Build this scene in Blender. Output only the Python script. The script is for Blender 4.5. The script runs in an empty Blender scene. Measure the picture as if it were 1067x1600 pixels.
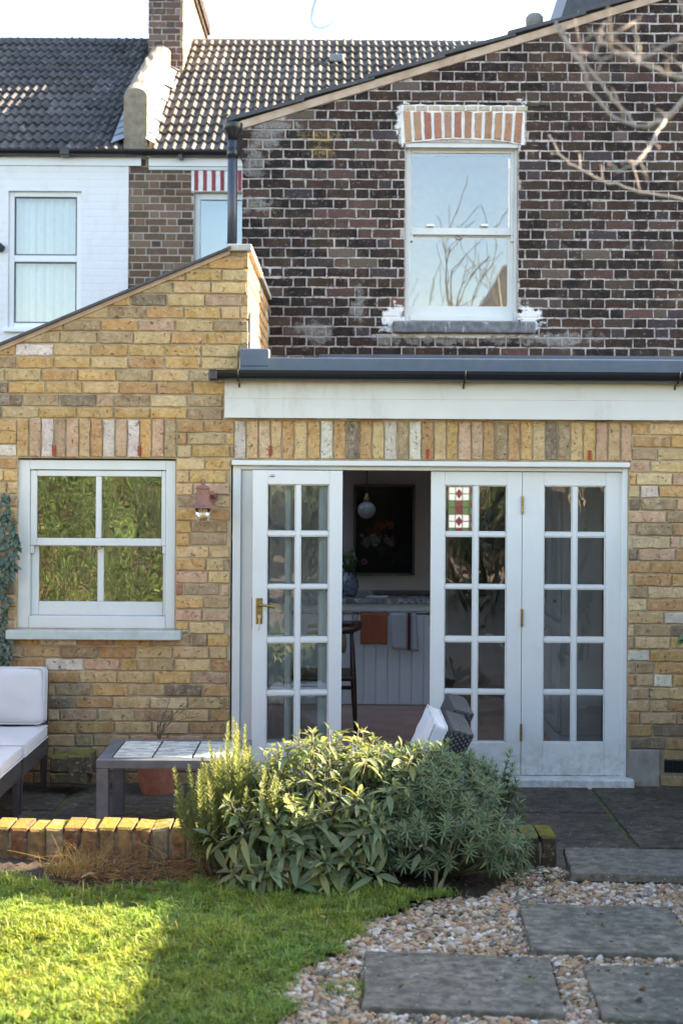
import bpy, math, random
import numpy as np
from mathutils import Vector, Matrix

SC = bpy.context.scene
COL = SC.collection
R = math.radians
rnd = random.Random(7)
nrs = np.random.RandomState(11)

# ------------------------------------------------------------------ camera, sky, sun, exposure
F, HC, CX, HY, ROLL = 2250.0, 1.9, 533.5, 745.0, R(0.35)   # the photograph's geometry: focal in px, eye height, centre, horizon
cam = bpy.data.cameras.new('camera')
cam.sensor_fit = 'HORIZONTAL'
cam.sensor_width = 24.0
cam.lens = 24.0 * F / 1067.0
cam.shift_y = -55.0 / 1067.0
cam.clip_start, cam.clip_end = 0.05, 600.0
cam.dof.use_dof = True
cam.dof.focus_distance = 8.3
cam.dof.aperture_fstop = 3.2
camo = bpy.data.objects.new('camera', cam)
camo.location = (0, 0, HC)
camo.rotation_euler = (R(90), -ROLL, 0)
COL.objects.link(camo)
SC.camera = camo

SUN_EL, SUN_AZ = R(24.0), R(17.0)                            # azimuth measured from +X towards +Y
world = bpy.data.worlds.new('World')
SC.world = world
world.use_nodes = True
wt = world.node_tree
sky = wt.nodes.new('ShaderNodeTexSky')
sky.sky_type = 'NISHITA'
sky.sun_disc = False
sky.sun_elevation = SUN_EL
sky.sun_rotation = R(90) - SUN_AZ
sky.dust_density = 1.2
sky.air_density = 1.0
wt.links.new(sky.outputs[0], wt.nodes['Background'].inputs[0])
wt.nodes['Background'].inputs[1].default_value = 0.10
sl = bpy.data.lights.new('sun', 'SUN')
sl.energy = 5.0
sl.angle = R(0.6)
sl.color = (1.0, 0.86, 0.66)
so = bpy.data.objects.new('sun', sl)
TOSUN = Vector((math.cos(SUN_EL) * math.cos(SUN_AZ), math.cos(SUN_EL) * math.sin(SUN_AZ), math.sin(SUN_EL)))
so.rotation_euler = (-TOSUN).to_track_quat('-Z', 'Y').to_euler()
so.location = TOSUN * 30
COL.objects.link(so)
SC.view_settings.view_transform = 'Standard'
SC.view_settings.look = 'None'
SC.view_settings.gamma = 1.0
SC.view_settings.exposure = 3.05
SC.view_settings.use_white_balance = True          # the photograph is balanced for the shade
SC.view_settings.white_balance_temperature = 7300
SC.view_settings.white_balance_tint = 11
SC.view_settings.use_curve_mapping = False
SC.cycles.max_bounces = 10
SC.cycles.transparent_max_bounces = 16
SC.cycles.sample_clamp_indirect = 8.0
SC.cycles.caustics_reflective = False
SC.cycles.caustics_refractive = False

# ------------------------------------------------------------------ helpers
def P(px, py, Y):
    dx, dy = px - CX, py - HY
    c, s = math.cos(ROLL), math.sin(ROLL)
    return (dx * c + dy * s) * Y / F, HC - (-dx * s + dy * c) * Y / F
def X_(px, py, Y): return P(px, py, Y)[0]
def Z_(px, py, Y): return P(px, py, Y)[1]
def RC(px0, px1, py0, py1, Y):
    mx, my = (px0 + px1) / 2, (py0 + py1) / 2
    return X_(px0, my, Y), X_(px1, my, Y), Z_(mx, py1, Y), Z_(mx, py0, Y)
def proj(x, y, z):
    if y < .2: return (-9999, -9999)
    ix, iy = x * F / y, (HC - z) * F / y
    c, s = math.cos(ROLL), math.sin(ROLL)
    return CX + ix * c - iy * s, HY + ix * s + iy * c
def inframe(x, y, z, m=25):
    a, b = proj(x, y, z)
    return -m < a < 1067 + m and -m < b < 1600 + m

WL = {}
def thing(name, label, cat, loc=(0, 0, 0), group=None, kind=None):
    o = bpy.data.objects.new(name, None)
    o.empty_display_size = .1
    o.location = loc
    COL.objects.link(o)
    WL[o.name] = Vector(loc)
    return tag(o, label, cat, group, kind)
def tag(o, label=None, cat=None, group=None, kind=None):
    if label: o['label'] = label
    if cat: o['category'] = cat
    if group: o['group'] = group
    if kind: o['kind'] = kind
    return o
def place(o, parent, loc=(0, 0, 0)):
    COL.objects.link(o)
    loc = Vector(loc)
    if parent is not None:
        o.parent = parent
        loc = loc - WL.get(parent.name, Vector((0, 0, 0)))
    o.location = loc
    return o
def npmesh(name, v, f, col=None, smooth=False):
    """v (n,3) array, f (m,k) array of one face size, col (n,3)"""
    me = bpy.data.meshes.new(name)
    v = np.asarray(v, dtype=np.float32); f = np.asarray(f, dtype=np.int32)
    m, k = f.shape
    me.vertices.add(len(v)); me.vertices.foreach_set('co', v.ravel())
    me.loops.add(m * k); me.loops.foreach_set('vertex_index', f.ravel())
    me.polygons.add(m)
    me.polygons.foreach_set('loop_start', np.arange(0, m * k, k, dtype=np.int32))
    me.polygons.foreach_set('loop_total', np.full(m, k, dtype=np.int32))
    if smooth: me.polygons.foreach_set('use_smooth', np.ones(m, dtype=bool))
    if col is not None:
        a = me.color_attributes.new('Col', 'FLOAT_COLOR', 'POINT')
        c4 = np.ones((len(v), 4), dtype=np.float32); c4[:, :3] = col
        a.data.foreach_set('color', c4.ravel())
    me.update(calc_edges=True)
    return me
class MB:
    def __init__(s): s.v, s.f, s.c = [], [], []
    def add(s, vs, fs, col=None):
        n = len(s.v); s.v.extend(vs); s.f.extend([tuple(i + n for i in q) for q in fs])
        if col is not None: s.c.extend([col] * len(vs))
        return s
    def box(s, x0, x1, y0, y1, z0, z1, col=None):
        if x0 > x1: x0, x1 = x1, x0
        if y0 > y1: y0, y1 = y1, y0
        if z0 > z1: z0, z1 = z1, z0
        vs = [(x0, y0, z0), (x1, y0, z0), (x1, y1, z0), (x0, y1, z0), (x0, y0, z1), (x1, y0, z1), (x1, y1, z1), (x0, y1, z1)]
        return s.add(vs, [(0, 3, 2, 1), (4, 5, 6, 7), (0, 1, 5, 4), (1, 2, 6, 5), (2, 3, 7, 6), (3, 0, 4, 7)], col)
    def prism(s, poly, y0, y1, col=None):
        """polygon in XZ (counter-clockwise seen from the front), extruded along Y"""
        n = len(poly)
        vs = [(x, y0, z) for x, z in poly] + [(x, y1, z) for x, z in poly]
        fs = [tuple(range(n)), tuple(range(2 * n - 1, n - 1, -1))]
        fs += [(i, i + n, (i + 1) % n + n, (i + 1) % n) for i in range(n)]
        return s.add(vs, fs, col)
    def prismz(s, poly, z0, z1, col=None):
        n = len(poly)
        vs = [(x, y, z0) for x, y in poly] + [(x, y, z1) for x, y in poly]
        fs = [tuple(range(n - 1, -1, -1)), tuple(range(n, 2 * n))]
        fs += [(i, (i + 1) % n, (i + 1) % n + n, i + n) for i in range(n)]
        return s.add(vs, fs, col)
    def tube(s, pts, rad, n=8, cap=True, col=None):
        pts = [Vector(p) for p in pts]
        if not hasattr(rad, '__len__'): rad = [rad] * len(pts)
        vs, fs = [], []
        ref = Vector((0.13, 0.31, 0.94))
        for i, p in enumerate(pts):
            d = (pts[min(i + 1, len(pts) - 1)] - pts[max(i - 1, 0)]).normalized()
            if abs(d.dot(ref)) > .95: ref = Vector((.9, .2, .1))
            a = d.cross(ref).normalized(); b = d.cross(a)
            ref = -(a.cross(d)) if False else ref
            for k in range(n):
                t = 2 * math.pi * k / n
                vs.append(tuple(p + (a * math.cos(t) + b * math.sin(t)) * rad[i]))
        for i in range(len(pts) - 1):
            for k in range(n):
                fs.append((i * n + k, (i + 1) * n + k, (i + 1) * n + (k + 1) % n, i * n + (k + 1) % n))
        if cap:
            fs.append(tuple(range(n))); fs.append(tuple((len(pts) - 1) * n + k for k in range(n - 1, -1, -1)))
        return s.add(vs, fs, col)
    def lathe(s, prof, c=(0, 0, 0), n=24, col=None):
        vs, fs = [], []
        for r, z in prof:
            for k in range(n):
                t = 2 * math.pi * k / n
                vs.append((c[0] + r * math.cos(t), c[1] + r * math.sin(t), c[2] + z))
        for i in range(len(prof) - 1):
            for k in range(n):
                fs.append((i * n + k, i * n + (k + 1) % n, (i + 1) * n + (k + 1) % n, (i + 1) * n + k))
        fs.append(tuple(range(n - 1, -1, -1))); fs.append(tuple((len(prof) - 1) * n + k for k in range(n)))
        return s.add(vs, fs, col)
    def build(s, name, mat, parent=None, smooth=False, bevel=0, seg=2, loc=(0, 0, 0), kind=None):
        me = bpy.data.meshes.new(name)
        me.from_pydata(s.v, [], s.f)
        if s.c:
            a = me.color_attributes.new('Col', 'FLOAT_COLOR', 'POINT')
            a.data.foreach_set('color', np.hstack([np.array(s.c, dtype=np.float32), np.ones((len(s.c), 1), dtype=np.float32)]).ravel())
        if smooth:
            me.polygons.foreach_set('use_smooth', np.ones(len(me.polygons), dtype=bool))
        me.update()
        me.materials.append(mat)
        o = bpy.data.objects.new(name, me)
        place(o, parent, loc)
        if bevel:
            b = o.modifiers.new('bevel', 'BEVEL'); b.width = bevel; b.segments = seg; b.limit_method = 'ANGLE'; b.angle_limit = R(40)
        if kind: o['kind'] = kind
        return o
def mobj(name, me, mat, parent=None, loc=(0, 0, 0), kind=None):
    if not me.materials: me.materials.append(mat)
    o = bpy.data.objects.new(name, me)
    place(o, parent, loc)
    if kind: o['kind'] = kind
    return o
def frame_from(d, up=Vector((0, 0, 1))):
    """matrix with local +Y along d, local +Z near up"""
    d = Vector(d).normalized()
    x = d.cross(up)
    if x.length < 1e-4: x = d.cross(Vector((1, 0, 0)))
    x.normalize(); z = x.cross(d)
    return Matrix((x, d, z)).transposed()
def scatter(bv, bf, mats, cols=None):
    """bv (n,3), bf (m,k), mats list of (3x3 incl. scale, pos)"""
    A = np.array([np.array(m[0]) for m in mats], dtype=np.float32); T = np.array([tuple(m[1]) for m in mats], dtype=np.float32)
    v = np.einsum('kij,nj->kni', A, np.asarray(bv, dtype=np.float32)) + T[:, None, :]
    n = len(bv); f = (np.asarray(bf)[None] + (np.arange(len(mats)) * n)[:, None, None]).reshape(-1, len(bf[0]))
    c = None
    if cols is not None: c = np.repeat(np.asarray(cols, dtype=np.float32), n, axis=0)
    return v.reshape(-1, 3), f, c

# ------------------------------------------------------------------ materials
class NM:
    def __init__(s, name):
        s.m = bpy.data.materials.new(name); s.m.use_nodes = True; s.t = s.m.node_tree
        s.b = s.t.nodes['Principled BSDF']; s.out = s.t.nodes['Material Output']; s._pos = None
    def n(s, typ, **kw):
        k = s.t.nodes.new(typ)
        for a, b in kw.items(): setattr(k, a, b)
        return k
    def set(s, sock, v):
        if isinstance(v, bpy.types.NodeSocket): s.t.links.new(v, sock)
        elif hasattr(v, '__len__') and len(v) == 3 and sock.type == 'RGBA': sock.default_value = (*v, 1)
        else: sock.default_value = v
    def pos(s):
        if s._pos is None: s._pos = s.n('ShaderNodeNewGeometry').outputs['Position']
        return s._pos
    def mapped(s, scale=(1, 1, 1), vec=None, loc=(0, 0, 0)):
        k = s.n('ShaderNodeMapping'); s.set(k.inputs['Vector'], vec or s.pos())
        k.inputs['Scale'].default_value = scale; k.inputs['Location'].default_value = loc
        return k.outputs[0]
    def noise(s, scale, detail=4, rough=.55, vec=None, dist=0, out=0):
        k = s.n('ShaderNodeTexNoise'); s.set(k.inputs['Vector'], vec or s.pos())
        k.inputs['Scale'].default_value = scale; k.inputs['Detail'].default_value = detail
        k.inputs['Roughness'].default_value = rough; k.inputs['Distortion'].default_value = dist
        return k.outputs[out]
    def voro(s, scale, vec=None, feature='F1', out='Distance'):
        k = s.n('ShaderNodeTexVoronoi', feature=feature); s.set(k.inputs['Vector'], vec or s.pos()); k.inputs['Scale'].default_value = scale
        return k.outputs[out]
    def math(s, op, a, b=0.0, clamp=False):
        k = s.n('ShaderNodeMath', operation=op, use_clamp=clamp); s.set(k.inputs[0], a); s.set(k.inputs[1], b); return k.outputs[0]
    def mix(s, fac, a, b, blend='MIX'):
        k = s.n('ShaderNodeMix', data_type='RGBA', blend_type=blend); s.set(k.inputs[0], fac); s.set(k.inputs[6], a); s.set(k.inputs[7], b); return k.outputs[2]
    def ramp(s, fac, stops, interp='LINEAR'):
        k = s.n('ShaderNodeValToRGB'); s.set(k.inputs[0], fac); e = k.color_ramp; e.interpolation = interp
        while len(e.elements) < len(stops): e.elements.new(.5)
        for q, (p, c) in zip(e.elements, stops):
            q.position = p; q.color = (c, c, c, 1) if not hasattr(c, '__len__') else (*c, 1)
        return k.outputs[0]
    def sep(s, v):
        k = s.n('ShaderNodeSeparateXYZ'); s.set(k.inputs[0], v); return k.outputs
    def attr(s, name='Col'):
        return s.n('ShaderNodeAttribute', attribute_name=name).outputs['Color']
    def bump(s, h, strength=.3, dist=.01):
        k = s.n('ShaderNodeBump'); s.set(k.inputs['Height'], h); k.inputs['Strength'].default_value = strength; k.inputs['Distance'].default_value = dist
        s.set(s.b.inputs['Normal'], k.outputs[0]); return k.outputs[0]
    def done(s, col, rough=.8, metal=0, spec=None):
        s.set(s.b.inputs['Base Color'], col); s.set(s.b.inputs['Roughness'], rough); s.set(s.b.inputs['Metallic'], metal)
        if spec is not None: s.b.inputs['Specular IOR Level'].default_value = spec
        return s.m
    def translucent(s, col, fac):
        tr = s.n('ShaderNodeBsdfTranslucent'); s.set(tr.inputs[0], col)
        mx = s.n('ShaderNodeMixShader'); mx.inputs[0].default_value = fac
        s.t.links.new(s.b.outputs[0], mx.inputs[1]); s.t.links.new(tr.outputs[0], mx.inputs[2]); s.t.links.new(mx.outputs[0], s.out.inputs[0])

def blob(k, x, z, rx, rz, thr=.3, sc=9):
    """a noisy blotch on a wall: 1 inside"""
    p = k.sep(k.pos())
    dx = k.math('DIVIDE', k.math('SUBTRACT', p[0], x), rx); dz = k.math('DIVIDE', k.math('SUBTRACT', p[2], z), rz)
    d = k.math('SQRT', k.math('ADD', k.math('MULTIPLY', dx, dx), k.math('MULTIPLY', dz, dz)))
    nz = k.noise(sc, 5, .65)
    e = k.math('ADD', d, k.math('MULTIPLY', k.math('SUBTRACT', nz, .5), 3.4))
    return k.math('SUBTRACT', 1.0, k.math('MULTIPLY', k.math('SUBTRACT', e, 1 - thr), 2.6, True), True)

DY = 11.5
DARK_CEMENT = [(415, 205, .13, .16), (395, 250, .12, .12), (405, 318, .16, .07), (440, 195, .16, .06), (560, 480, .06, .18), (495, 520, .14, .10), (700, 530, .55, .045), (880, 530, .3, .06)]
DARK_OCHRE = [(500, 210, .2, .06), (505, 238, .12, .05), (425, 330, .06, .05)]
DARK_WHITE = [(617, 495, .10, .10), (826, 497, .10, .10), (812, 190, .05, .15), (629, 190, .05, .15), (630, 515, .18, .03), (720, 523, .55, .02)]
def masks(k, lst, Y=DY, thr=.3, sc=9):
    out = None
    for (px, py, rx, rz) in lst:
        x, z = P(px, py, Y); b = blob(k, x, z, rx, rz, thr, sc)
        out = b if out is None else k.math('MAXIMUM', out, b)
    return out
def brick_material(name, src, style):
    k = NM(name)
    col = k.n('ShaderNodeObjectInfo').outputs['Color'] if src == 'obj' else k.attr()
    big = k.noise(14, 5, .6); fine = k.noise(90, 4, .6); spots = k.noise(38, 3, .5, dist=.6)
    if style == 'yellow':
        c = k.mix(k.ramp(big, [(.36, 0), (.66, 1)]), k.mix(.34, col, (.22, .12, .05)), k.mix(.25, col, (.78, .60, .37)))
        c = k.mix(k.ramp(k.noise(23, 4, .6, vec=k.mapped(loc=(5, 3, 1))), [(.55, 0), (.70, .7)]), c, (.52, .43, .32))
        c = k.mix(k.ramp(k.noise(46, 6, .75, vec=k.mapped((1, 1, 1.6), loc=(2, 2, 6))), [(.34, .55), (.52, 0)]), c, k.mix(.6, c, (.14, .08, .035)))
        c = k.mix(k.ramp(k.noise(52, 5, .7, vec=k.mapped(loc=(7, 1, 3))), [(.56, 0), (.66, .6)]), c, k.mix(.6, c, (.80, .66, .46)))
        c = k.mix(k.ramp(spots, [(.675, 0), (.71, .8)]), c, (.08, .055, .04))
        c = k.mix(k.math('MULTIPLY', fine, .5), c, k.mix(.6, c, (.16, .10, .05)))
        c = k.mix(k.ramp(k.noise(30, 5, .7, vec=k.mapped((1, 1, 2), loc=(1, 8, 2))), [(.58, 0), (.66, .65)]), c, k.mix(.5, c, (.10, .06, .03)))
        h = k.math('ADD', k.math('MULTIPLY', big, .5), k.math('MULTIPLY', k.ramp(spots, [(.6, 1), (.7, 0)]), .7))
        h = k.math('ADD', h, k.math('MULTIPLY', fine, .35))
        # darker brown tone low down on the wall
        p = k.sep(k.pos())
        low = k.math('MULTIPLY', k.ramp(k.math('ADD', p[2], k.math('MULTIPLY', big, .5)), [(.20, .75), (.95, 0)]), .8)
        c = k.mix(low, c, (.15, .11, .07))
    else:
        c = k.mix(k.ramp(big, [(.38, 0), (.7, 1)]), col, k.mix(.22, col, (.16, .09, .07)))
        c = k.mix(k.ramp(spots, [(.62, 0), (.72, .55)]), c, (.25, .21, .19))
        c = k.mix(k.ramp(k.noise(60, 3, .6, vec=k.mapped(loc=(2, 7, 4))), [(.60, 0), (.68, .6)]), c, (.012, .012, .016))
        c = k.mix(k.ramp(k.noise(26, 6, .75, vec=k.mapped(loc=(4, 1, 9))), [(.61, 0), (.66, .6)]), c, (.33, .28, .26))
        c = k.mix(k.ramp(k.noise(2.3, 5, .65, vec=k.mapped(loc=(8, 1, 5))), [(.56, 0), (.70, .30)]), c, (.20, .14, .085))
        h = k.math('ADD', k.math('MULTIPLY', big, .6), k.math('MULTIPLY', fine, .4))
        if style == 'dark':
            c = k.mix(k.math('MULTIPLY', masks(k, DARK_OCHRE, thr=.5), k.ramp(k.noise(40, 5, .7), [(.45, 0), (.6, .55)])), c, (.40, .29, .13))
            c = k.mix(k.math('MULTIPLY', masks(k, DARK_CEMENT, thr=.35), k.ramp(k.noise(42, 5, .7), [(.34, .15), (.6, .9)])), c, k.mix(k.noise(25), (.20, .19, .18), (.36, .33, .30)))
            c = k.mix(masks(k, DARK_WHITE, sc=16), c, (.72, .71, .70))
    k.bump(h, 1.0, .009)
    return k.done(c, .9, spec=.25)
def mortar_material(name, c0, c1, style=''):
    k = NM(name)
    a = k.noise(9, 5, .6); f = k.noise(120, 3)
    c = k.mix(k.ramp(a, [(.35, 0), (.7, 1)]), c0, c1)
    if style == 'dark':
        c = k.mix(k.ramp(k.noise(1.3, 6, .7), [(.45, 0), (.68, .5)]), c, (.13, .11, .10))
        c = k.mix(k.ramp(k.noise(34, 4, .7), [(.52, 0), (.62, .8)]), c, (.11, .09, .08))
        c = k.mix(k.math('MULTIPLY', masks(k, DARK_OCHRE, thr=.6), .8), c, (.5, .35, .13))
        c = k.mix(masks(k, DARK_CEMENT, thr=.4), c, (.34, .33, .32))
        c = k.mix(masks(k, DARK_WHITE, sc=16), c, (.75, .74, .72))
    if style == 'yellow':
        p = k.sep(k.pos())
        low = k.ramp(k.math('ADD', p[2], k.math('MULTIPLY', a, .5)), [(.25, .7), (1.0, 0)])
        c = k.mix(low, c, (.14, .12, .09))
    k.bump(k.math('ADD', a, k.math('MULTIPLY', f, .6)), .6, .004)
    return k.done(c, .95, spec=.2)
def plain(name, col, rough=.6, var=.12, scale=18, bump=.0, bscale=60, metal=0, spec=None, dirt=None, splash=None):
    k = NM(name)
    nz = k.noise(scale, 5, .6)
    c = k.mix(k.ramp(nz, [(.3, 0), (.7, 1)]), tuple(x * (1 - var) for x in col), tuple(min(1, x * (1 + var)) for x in col))
    if dirt:
        c = k.mix(k.ramp(k.noise(dirt[1], 6, .7, vec=k.mapped((1, 1, .35))), [(.55, 0), (.75, dirt[2])]), c, dirt[0])
    if splash:
        p = k.sep(k.pos()); sp = k.math('MULTIPLY', k.ramp(p[2], [(.03, 1), (.32, 0)]), k.ramp(k.noise(17, 6, .75), [(.42, 0), (.62, .6)]))
        c = k.mix(sp, c, splash)
    if bump: k.bump(k.noise(bscale, 4, .6), bump, .004)
    return k.done(c, rough, metal, spec)
def attr_mat(name, rough=.7, trans=0, var=.2, scale=40, spec=.3, tint=(1.3, 1.3, .7)):
    k = NM(name)
    c0 = k.attr()
    c = k.mix(k.noise(scale, 3), k.mix(var, c0, (0, 0, 0)), k.mix(var, c0, (.5, .5, .3)))
    m = k.done(c, rough, spec=spec)
    if trans: k.translucent(k.mix(1, c, tint, 'MULTIPLY'), trans)
    return m
def glass_material(name, refl, wavy=0.0, wscale=3.0, tint=(.93, .96, .96), gcol=(1, 1, 1)):
    k = NM(name)
    k.t.nodes.remove(k.b)
    tr = k.n('ShaderNodeBsdfTransparent'); tr.inputs[0].default_value = (*tint, 1)
    gl = k.n('ShaderNodeBsdfGlossy'); gl.inputs['Roughness'].default_value = .008; gl.inputs[0].default_value = (*gcol, 1)
    if wavy:
        bp = k.n('ShaderNodeBump'); bp.inputs['Strength'].default_value = wavy; bp.inputs['Distance'].default_value = .02
        k.set(bp.inputs['Height'], k.noise(wscale, 2, .5, vec=k.mapped((1, 1, .55)), dist=.8))
        k.t.links.new(bp.outputs[0], gl.inputs['Normal'])
    fr = k.n('ShaderNodeFresnel'); fr.inputs[0].default_value = 1.45
    mx = k.n('ShaderNodeMixShader')
    k.set(mx.inputs[0], k.math('ADD', fr.outputs[0], refl, True))
    k.t.links.new(tr.outputs[0], mx.inputs[1]); k.t.links.new(gl.outputs[0], mx.inputs[2]); k.t.links.new(mx.outputs[0], k.out.inputs[0])
    return k.m

M = {}
M['yb_o'] = brick_material('yellow_stock_brick', 'obj', 'yellow')
M['yb_a'] = brick_material('yellow_stock_brick_mass', 'attr', 'yellow')
M['db_o'] = brick_material('sooty_brick', 'obj', 'dark')
M['db_a'] = brick_material('sooty_brick_mass', 'attr', 'dark')
M['bb_o'] = brick_material('brown_brick', 'obj', 'back')
M['bb_a'] = brick_material('brown_brick_mass', 'attr', 'back')
M['ymortar'] = mortar_material('buff_mortar', (.32, .24, .15), (.50, .40, .26), 'yellow')
M['dmortar'] = mortar_material('pale_mortar', (.34, .30, .275), (.58, .52, .485), 'dark')
M['bmortar'] = mortar_material('grey_mortar', (.38, .33, .27), (.5, .45, .38))
M['fillet'] = mortar_material('pink_fillet', (.42, .30, .22), (.56, .44, .34))
M['cement'] = mortar_material('cement', (.20, .18, .16), (.32, .29, .25))
M['paint'] = plain('grey_blue_paint', (.59, .605, .585), .42, .03, 6, spec=.45, dirt=((.42, .42, .38), 3, .35))
M['paint2'] = plain('stone_white_paint', (.64, .655, .64), .45, .03, 6, spec=.4, dirt=((.45, .43, .38), 4, .4))
M['doorpaint'] = plain('pale_door_paint', (.63, .635, .615), .38, .025, 5, spec=.45, dirt=((.5, .5, .47), 3, .3), splash=(.30, .27, .22))
M['fascia'] = plain('cream_fascia', (.61, .60, .56), .5, .04, 4, dirt=((.40, .34, .26), 5, .6))
M['upvc'] = plain('white_plastic', (.80, .80, .80), .3, .02)
M['black'] = plain('black_plastic', (.012, .013, .017), .28, .1)
M['lead'] = plain('grey_roof_membrane', (.075, .098, .135), .42, .12, 8, dirt=((.13, .13, .05), 10, .5))
M['flash'] = plain('lead_flashing', (.20, .22, .25), .5, .3, 6, bump=.3, bscale=20)
M['slate'] = plain('slate', (.05, .052, .06), .5, .3, 20, bump=.3)
M['conc'] = plain('concrete_cap', (.42, .40, .37), .85, .18, 12, bump=.4)
M['sillc'] = plain('green_grey_sill', (.42, .48, .46), .6, .12, 12, bump=.2, dirt=((.2, .22, .17), 7, .5))
M['stonesill'] = plain('stained_stone_sill', (.14, .14, .15), .85, .4, 18, bump=.4, dirt=((.7, .7, .7), 14, .9))
M['wpaint'] = plain('white_painted_render', (.80, .78, .77), .8, .04, 6, bump=.6, bscale=13, dirt=((.55, .52, .48), 3, .3))
M['whitemort'] = plain('whitewashed_mortar', (.78, .76, .74), .9, .1, 25, bump=.6)
M['brass'] = plain('aged_brass', (.34, .23, .09), .38, .35, 40, metal=1)
M['steel'] = plain('steel', (.5, .5, .5), .3, .1, 40, metal=1)
M['glass'] = glass_material('door_glass', .05, .12, 5)
M['glass_old'] = glass_material('wavy_window_glass', .15, .16, 5)
M['glass_up'] = glass_material('upper_window_glass', .10, .06, 1.2, gcol=(.84, .92, 1.0))
M['glass_back'] = glass_material('far_window_glass', .06)
M['clearglass'] = glass_material('added_rooflight_glass', .0, tint=(.99, .99, .99))
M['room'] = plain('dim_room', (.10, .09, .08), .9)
M['blind'] = plain('pale_blind', (.24, .28, .33), .9, .03)
M['net'] = plain('net_curtain', (.78, .80, .86), .9, .05)
M['wall_in'] = plain('plaster_pink', (.74, .62, .57), .85, .04, 3)
M['hallwall'] = plain('hall_dimmed_paint', (.20, .165, .14), .8, .1, 3)  # darkened colour stands in for the lack of light in the hall
M['ceil'] = plain('white_ceiling', (.7, .69, .67), .9, .03)
M['tgboard'] = plain('board_paint', (.62, .62, .64), .5, .03)
M['wood'] = plain('dark_walnut', (.045, .020, .013), .35, .35, 14)
M['terracotta'] = plain('terracotta', (.30, .11, .065), .8, .2, 20, bump=.2, dirt=((.4, .33, .26), 9, .3))
M['lantern'] = plain('weathered_copper', (.24, .115, .09), .6, .22, 30, bump=.2, spec=.4)
M['cushion'] = plain('white_cushion', (.52, .53, .55), .95, .03, 5, bump=.25, bscale=260, dirt=((.5, .5, .48), 5, .35))
M['soil'] = plain('dark_soil', (.035, .024, .016), .95, .4, 30, bump=1, bscale=50)
M['leafy'] = attr_mat('leaf', .55, .32, .12)
M['grassm'] = attr_mat('grass_blade', .6, .42, .1, 30)
M['twig'] = attr_mat('twig_bark', .85, 0, .3, 60)
M['pebble'] = attr_mat('pebble', .65, 0, .25, 70, .4)
M['weave'] = plain('dark_rattan', (.055, .053, .056), .42, .25, 60, spec=.5)
M['tablewood'] = plain('grey_stained_wood', (.085, .09, .11), .5, .25, 14, bump=.3, bscale=40)
M['mosst'] = plain('moss', (.062, .072, .02), .95, .75, 16, bump=1, bscale=90)
M['fencew'] = plain('fence_wood', (.16, .11, .07), .85, .3, 8, bump=.3)
M['redpl'] = plain('red_plastic', (.35, .03, .02), .4)

def wicker(name, ux, uy):
    k = NM(name)
    p = k.mapped((ux, ux, uy))
    w = k.n('ShaderNodeTexWave', wave_type='BANDS', bands_direction='Z'); k.set(w.inputs[0], p); w.inputs['Scale'].default_value = 1.0
    w2 = k.n('ShaderNodeTexChecker'); k.set(w2.inputs['Vector'], p); w2.inputs['Scale'].default_value = 1.0
    h = k.math('ADD', w.outputs['Fac'], k.math('MULTIPLY', w2.outputs['Fac'], .6))
    c = k.mix(k.ramp(h, [(.2, 0), (1.0, 1)]), (.006, .006, .007), (.12, .115, .12))
    k.bump(h, .9, .004)
    return k.done(c, .42, spec=.5)
M['wicker'] = wicker('rattan_weave', 46, 92)

def stone_material(name, base, warm):
    k = NM(name)
    a = k.noise(2.2, 6, .62, dist=.4); b = k.noise(22, 5, .6); w = k.voro(36)
    rip = k.noise(7, 4, .6, vec=k.mapped((.5, 2.6, 1)), dist=1.2)
    c = k.mix(k.ramp(a, [(.35, 0), (.65, 1)]), base, warm)
    c = k.mix(k.ramp(b, [(.38, 0), (.62, .7)]), c, tuple(x * .38 for x in base))
    c = k.mix(k.ramp(k.noise(13, 6, .72, vec=k.mapped(loc=(4, 6, 0))), [(.58, 0), (.66, .55)]), c, tuple(min(1, x * 2.3) for x in base))
    c = k.mix(k.ramp(rip, [(.6, 0), (.75, .35)]), c, tuple(min(1, x * 1.9) for x in base))
    c = k.mix(k.ramp(k.noise(55, 2, .5, vec=k.mapped(loc=(1, 5, 0))), [(.69, 0), (.72, .8)]), c, (.36, .36, .33))
    c = k.mix(k.math('MULTIPLY', k.ramp(k.noise(5, 6, .7, vec=k.mapped(loc=(9, 2, 0))), [(.58, 0), (.68, 1)]), .55), c, (.10, .115, .04))
    c = k.mix(k.ramp(k.noise(3.1, 7, .75, vec=k.mapped(loc=(3, 1, 0)), dist=1.0), [(.50, 0), (.60, .5)]), c, tuple(x * .5 for x in base))
    k.bump(k.math('ADD', k.math('MULTIPLY', rip, 1.4), k.math('MULTIPLY', b, .7)), .9, .014)
    return k.done(c, k.ramp(a, [(.3, .7), (.7, .88)]), spec=.22)
M['flag'] = stone_material('york_flagstone', (.075, .066, .054), (.135, .112, .084))
M['step'] = stone_material('stepping_stone', (.15, .14, .115), (.25, .225, .175))
M['slab'] = stone_material('sawn_slab', (.165, .145, .122), (.20, .175, .145))

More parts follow.
